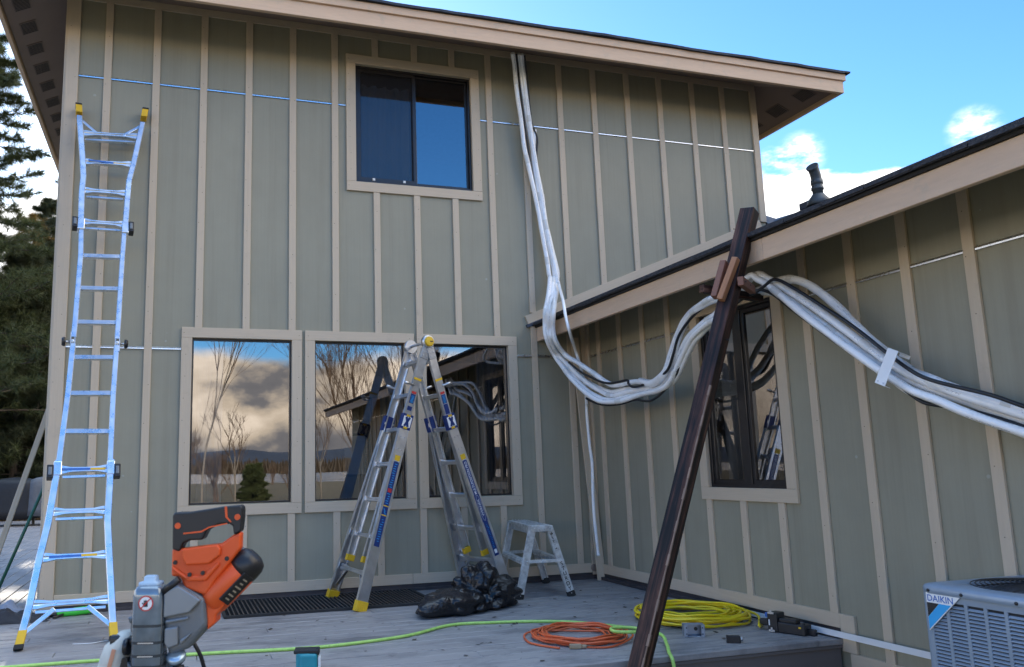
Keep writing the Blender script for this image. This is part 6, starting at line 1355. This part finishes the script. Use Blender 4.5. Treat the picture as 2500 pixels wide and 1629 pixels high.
pine((-5.2, 31, GZ), 16, 'unseen pine behind the back corner of the house, shading the left deck, right of two', 63, .08, 1.0, .24, M_needle2, .24)
# undergrowth beyond the deck
rg = np.random.default_rng(3); T = 5200
ang = np.radians(rg.uniform(-22, -4, T)); dist = rg.uniform(25.5, 46, T); c = np.stack([-4.02 + dist * np.sin(ang), -7.32 + dist * np.cos(ang), np.full(T, GZ)], 1); hh_ = rg.uniform(.25, .95, T)
NB = 9; dirs = rg.normal(size=(T, NB, 3)) * np.array([.55, .55, .2]) + np.array([0, 0, 1.0]); dirs /= np.linalg.norm(dirs, axis=2, keepdims=True); tip = c[:, None, :] + dirs * hh_[:, None, None] * rg.uniform(.5, 1, (T, NB, 1)); sd2 = np.cross(dirs, rg.normal(size=(T, NB, 3))); sd2 /= np.linalg.norm(sd2, axis=2, keepdims=True)
st2_ = c[:, None, :] + rg.normal(size=(T, NB, 3)) * np.array([.15, .15, 0]); Vv = np.stack([st2_ - sd2 * .02, st2_ + sd2 * .02, tip], 2).reshape(-1, 3)
o = raw_mesh('undergrowth', Vv, np.arange(len(Vv)), 3, leafmat('dry_undergrowth', (.10, .065, .03), (.24, .16, .07), .35), None); setp(o, 'dry brown undergrowth beyond the far deck', 'undergrowth', kind='stuff')
# bare trees and a small fir on the lake side, seen in the window glass
def bare(loc, H, label, seed, spread=.5, depth=6, mat=None, r0=.011, stems=1, trunkf=.32):
    rr = random.Random(seed); t = thing('bare_tree', loc, label, 'tree', 'bare trees on the lake side'); mb = MB(); tw = MB()
    def grow(p, d, L, r, k):
        P = [p]; 
        for s_ in range(3): d = (d + V((rr.uniform(-.14, .14), rr.uniform(-.14, .14), rr.uniform(-.02, .12)))).normalized(); P.append(P[-1] + d * L / 3)
        (mb if k >= depth - 1 else tw).tube(P, [r, r * .88, r * .78, r * .66], 6 if k >= depth - 1 else 3, 0, False, False)
        if k <= 0: return
        for q in range(rr.choice((2, 3, 3)) if k < depth else 3):
            nd = (d + V((rr.uniform(-1, 1), rr.uniform(-1, 1), rr.uniform(-.25, .55))) * spread).normalized(); grow(P[-1] if q else P[rr.choice((2, 3))], nd, L * rr.uniform(.62, .86), max(r * .62, .004), k - 1)
        if k >= depth - 2:
            nd = (d + V((rr.uniform(-1, 1), rr.uniform(-1, 1), .1)) * spread * 1.5).normalized(); grow(P[1], nd, L * .6, max(r * .45, .004), k - 2)
    for s_ in range(stems): grow(V(loc) + V((rr.uniform(-.2, .2), rr.uniform(-.2, .2), 0)) * (stems > 1), V((rr.uniform(-.2, .2) * (stems > 1), rr.uniform(-.2, .2) * (stems > 1), 1)).normalized(), H * trunkf, H * r0, depth)
    build('trunk', mb, mat or M_twig, t); build('twigs', tw, M_twig, t); return t
mx_ = lambda az, d: (-4.02 + d * math.sin(R(az)), -d + 7.32, GZ)      # by azimuth of the mirrored view
bare(mx_(1.9, 34), 9.0, 'slender pale birch in the lawn reflected in the leftmost lower window', 3, .34, 6, M_birch, .0055, 1, .42)
bare(mx_(14.0, 27), 8.5, 'dense bare brown tree reflected in the middle lower window', 8, .34, 7, M_twig, .006, 2, .25)
bare(mx_(17.0, 30), 9.5, 'tall bare brown tree reflected beside the folding ladder', 12, .34, 7, M_twig, .006, 2, .27)
bare(mx_(4.2, 30), 3.4, 'small leaning bare tree in front of the little fir', 14, .5, 5, M_birch, .012, 1, .36)
bare(mx_(10.2, 40), 4.0, 'thin pale sapling in the lawn by the lake', 16, .45, 5, M_birch, .010, 1, .4)
bare(mx_(.6, 40), 5.0, 'bushy reddish bare shrub at the left of the lawn', 18, .6, 6, M_twig, .012, 3, .2)
bare(mx_(2.9, 42), 3.6, 'round brown bare shrub beside the birch', 19, .6, 6, M_twig, .012, 3, .2)
pine(mx_(5.4, 34), 1.75, 'little green fir on the lawn reflected in the leftmost lower window', 40, .03, 1.2, .26, M_fir, .13)
for k, (az, d, h) in enumerate(((7.8, 70, 2.6), (8.9, 66, 3.0), (13.4, 75, 3.5), (6.6, 90, 3.2), (17, 60, 4))):
    bare(mx_(az, d), h, ['low tan shrub by the lake shore, left of three', 'rounder tan shrub by the lake shore, middle of three', 'tall tan shrub by the lake shore beyond the brown trees', 'far low shrub on the lake shore behind the fir', 'shrub on the lake shore nearest the wing'][k], 50 + k, .6, 5, M_twig, .012, 3, .22)
# far shore treeline
rg = np.random.default_rng(8); T = 2600; az = np.radians(rg.uniform(-35, 40, T)); dist = rg.uniform(720, 900, T); c = np.stack([dist * np.sin(az), -dist * np.cos(az), np.full(T, GZ)], 1); h_ = rg.uniform(5, 15, T); wv_ = rg.uniform(2, 5, T); sx = np.stack([np.cos(az), np.sin(az), np.zeros(T)], 1)
up_ = np.zeros((T, 3)); up_[:, 2] = 1; Q = []
for k in range(3):
    s3 = np.stack([np.cos(az + k * 1.05), np.sin(az + k * 1.05), np.zeros(T)], 1); Q.append(np.stack([c - s3 * wv_[:, None], c + s3 * wv_[:, None], c + up_ * h_[:, None]], 1))
Vv = np.concatenate(Q).reshape(-1, 3); o = raw_mesh('far_treeline', Vv, np.arange(len(Vv)), 3, leafmat('far_trees', (.10, .075, .05), (.17, .12, .07), .1), None); setp(o, 'brown treeline on the far shore of the lake', 'treeline', kind='stuff')
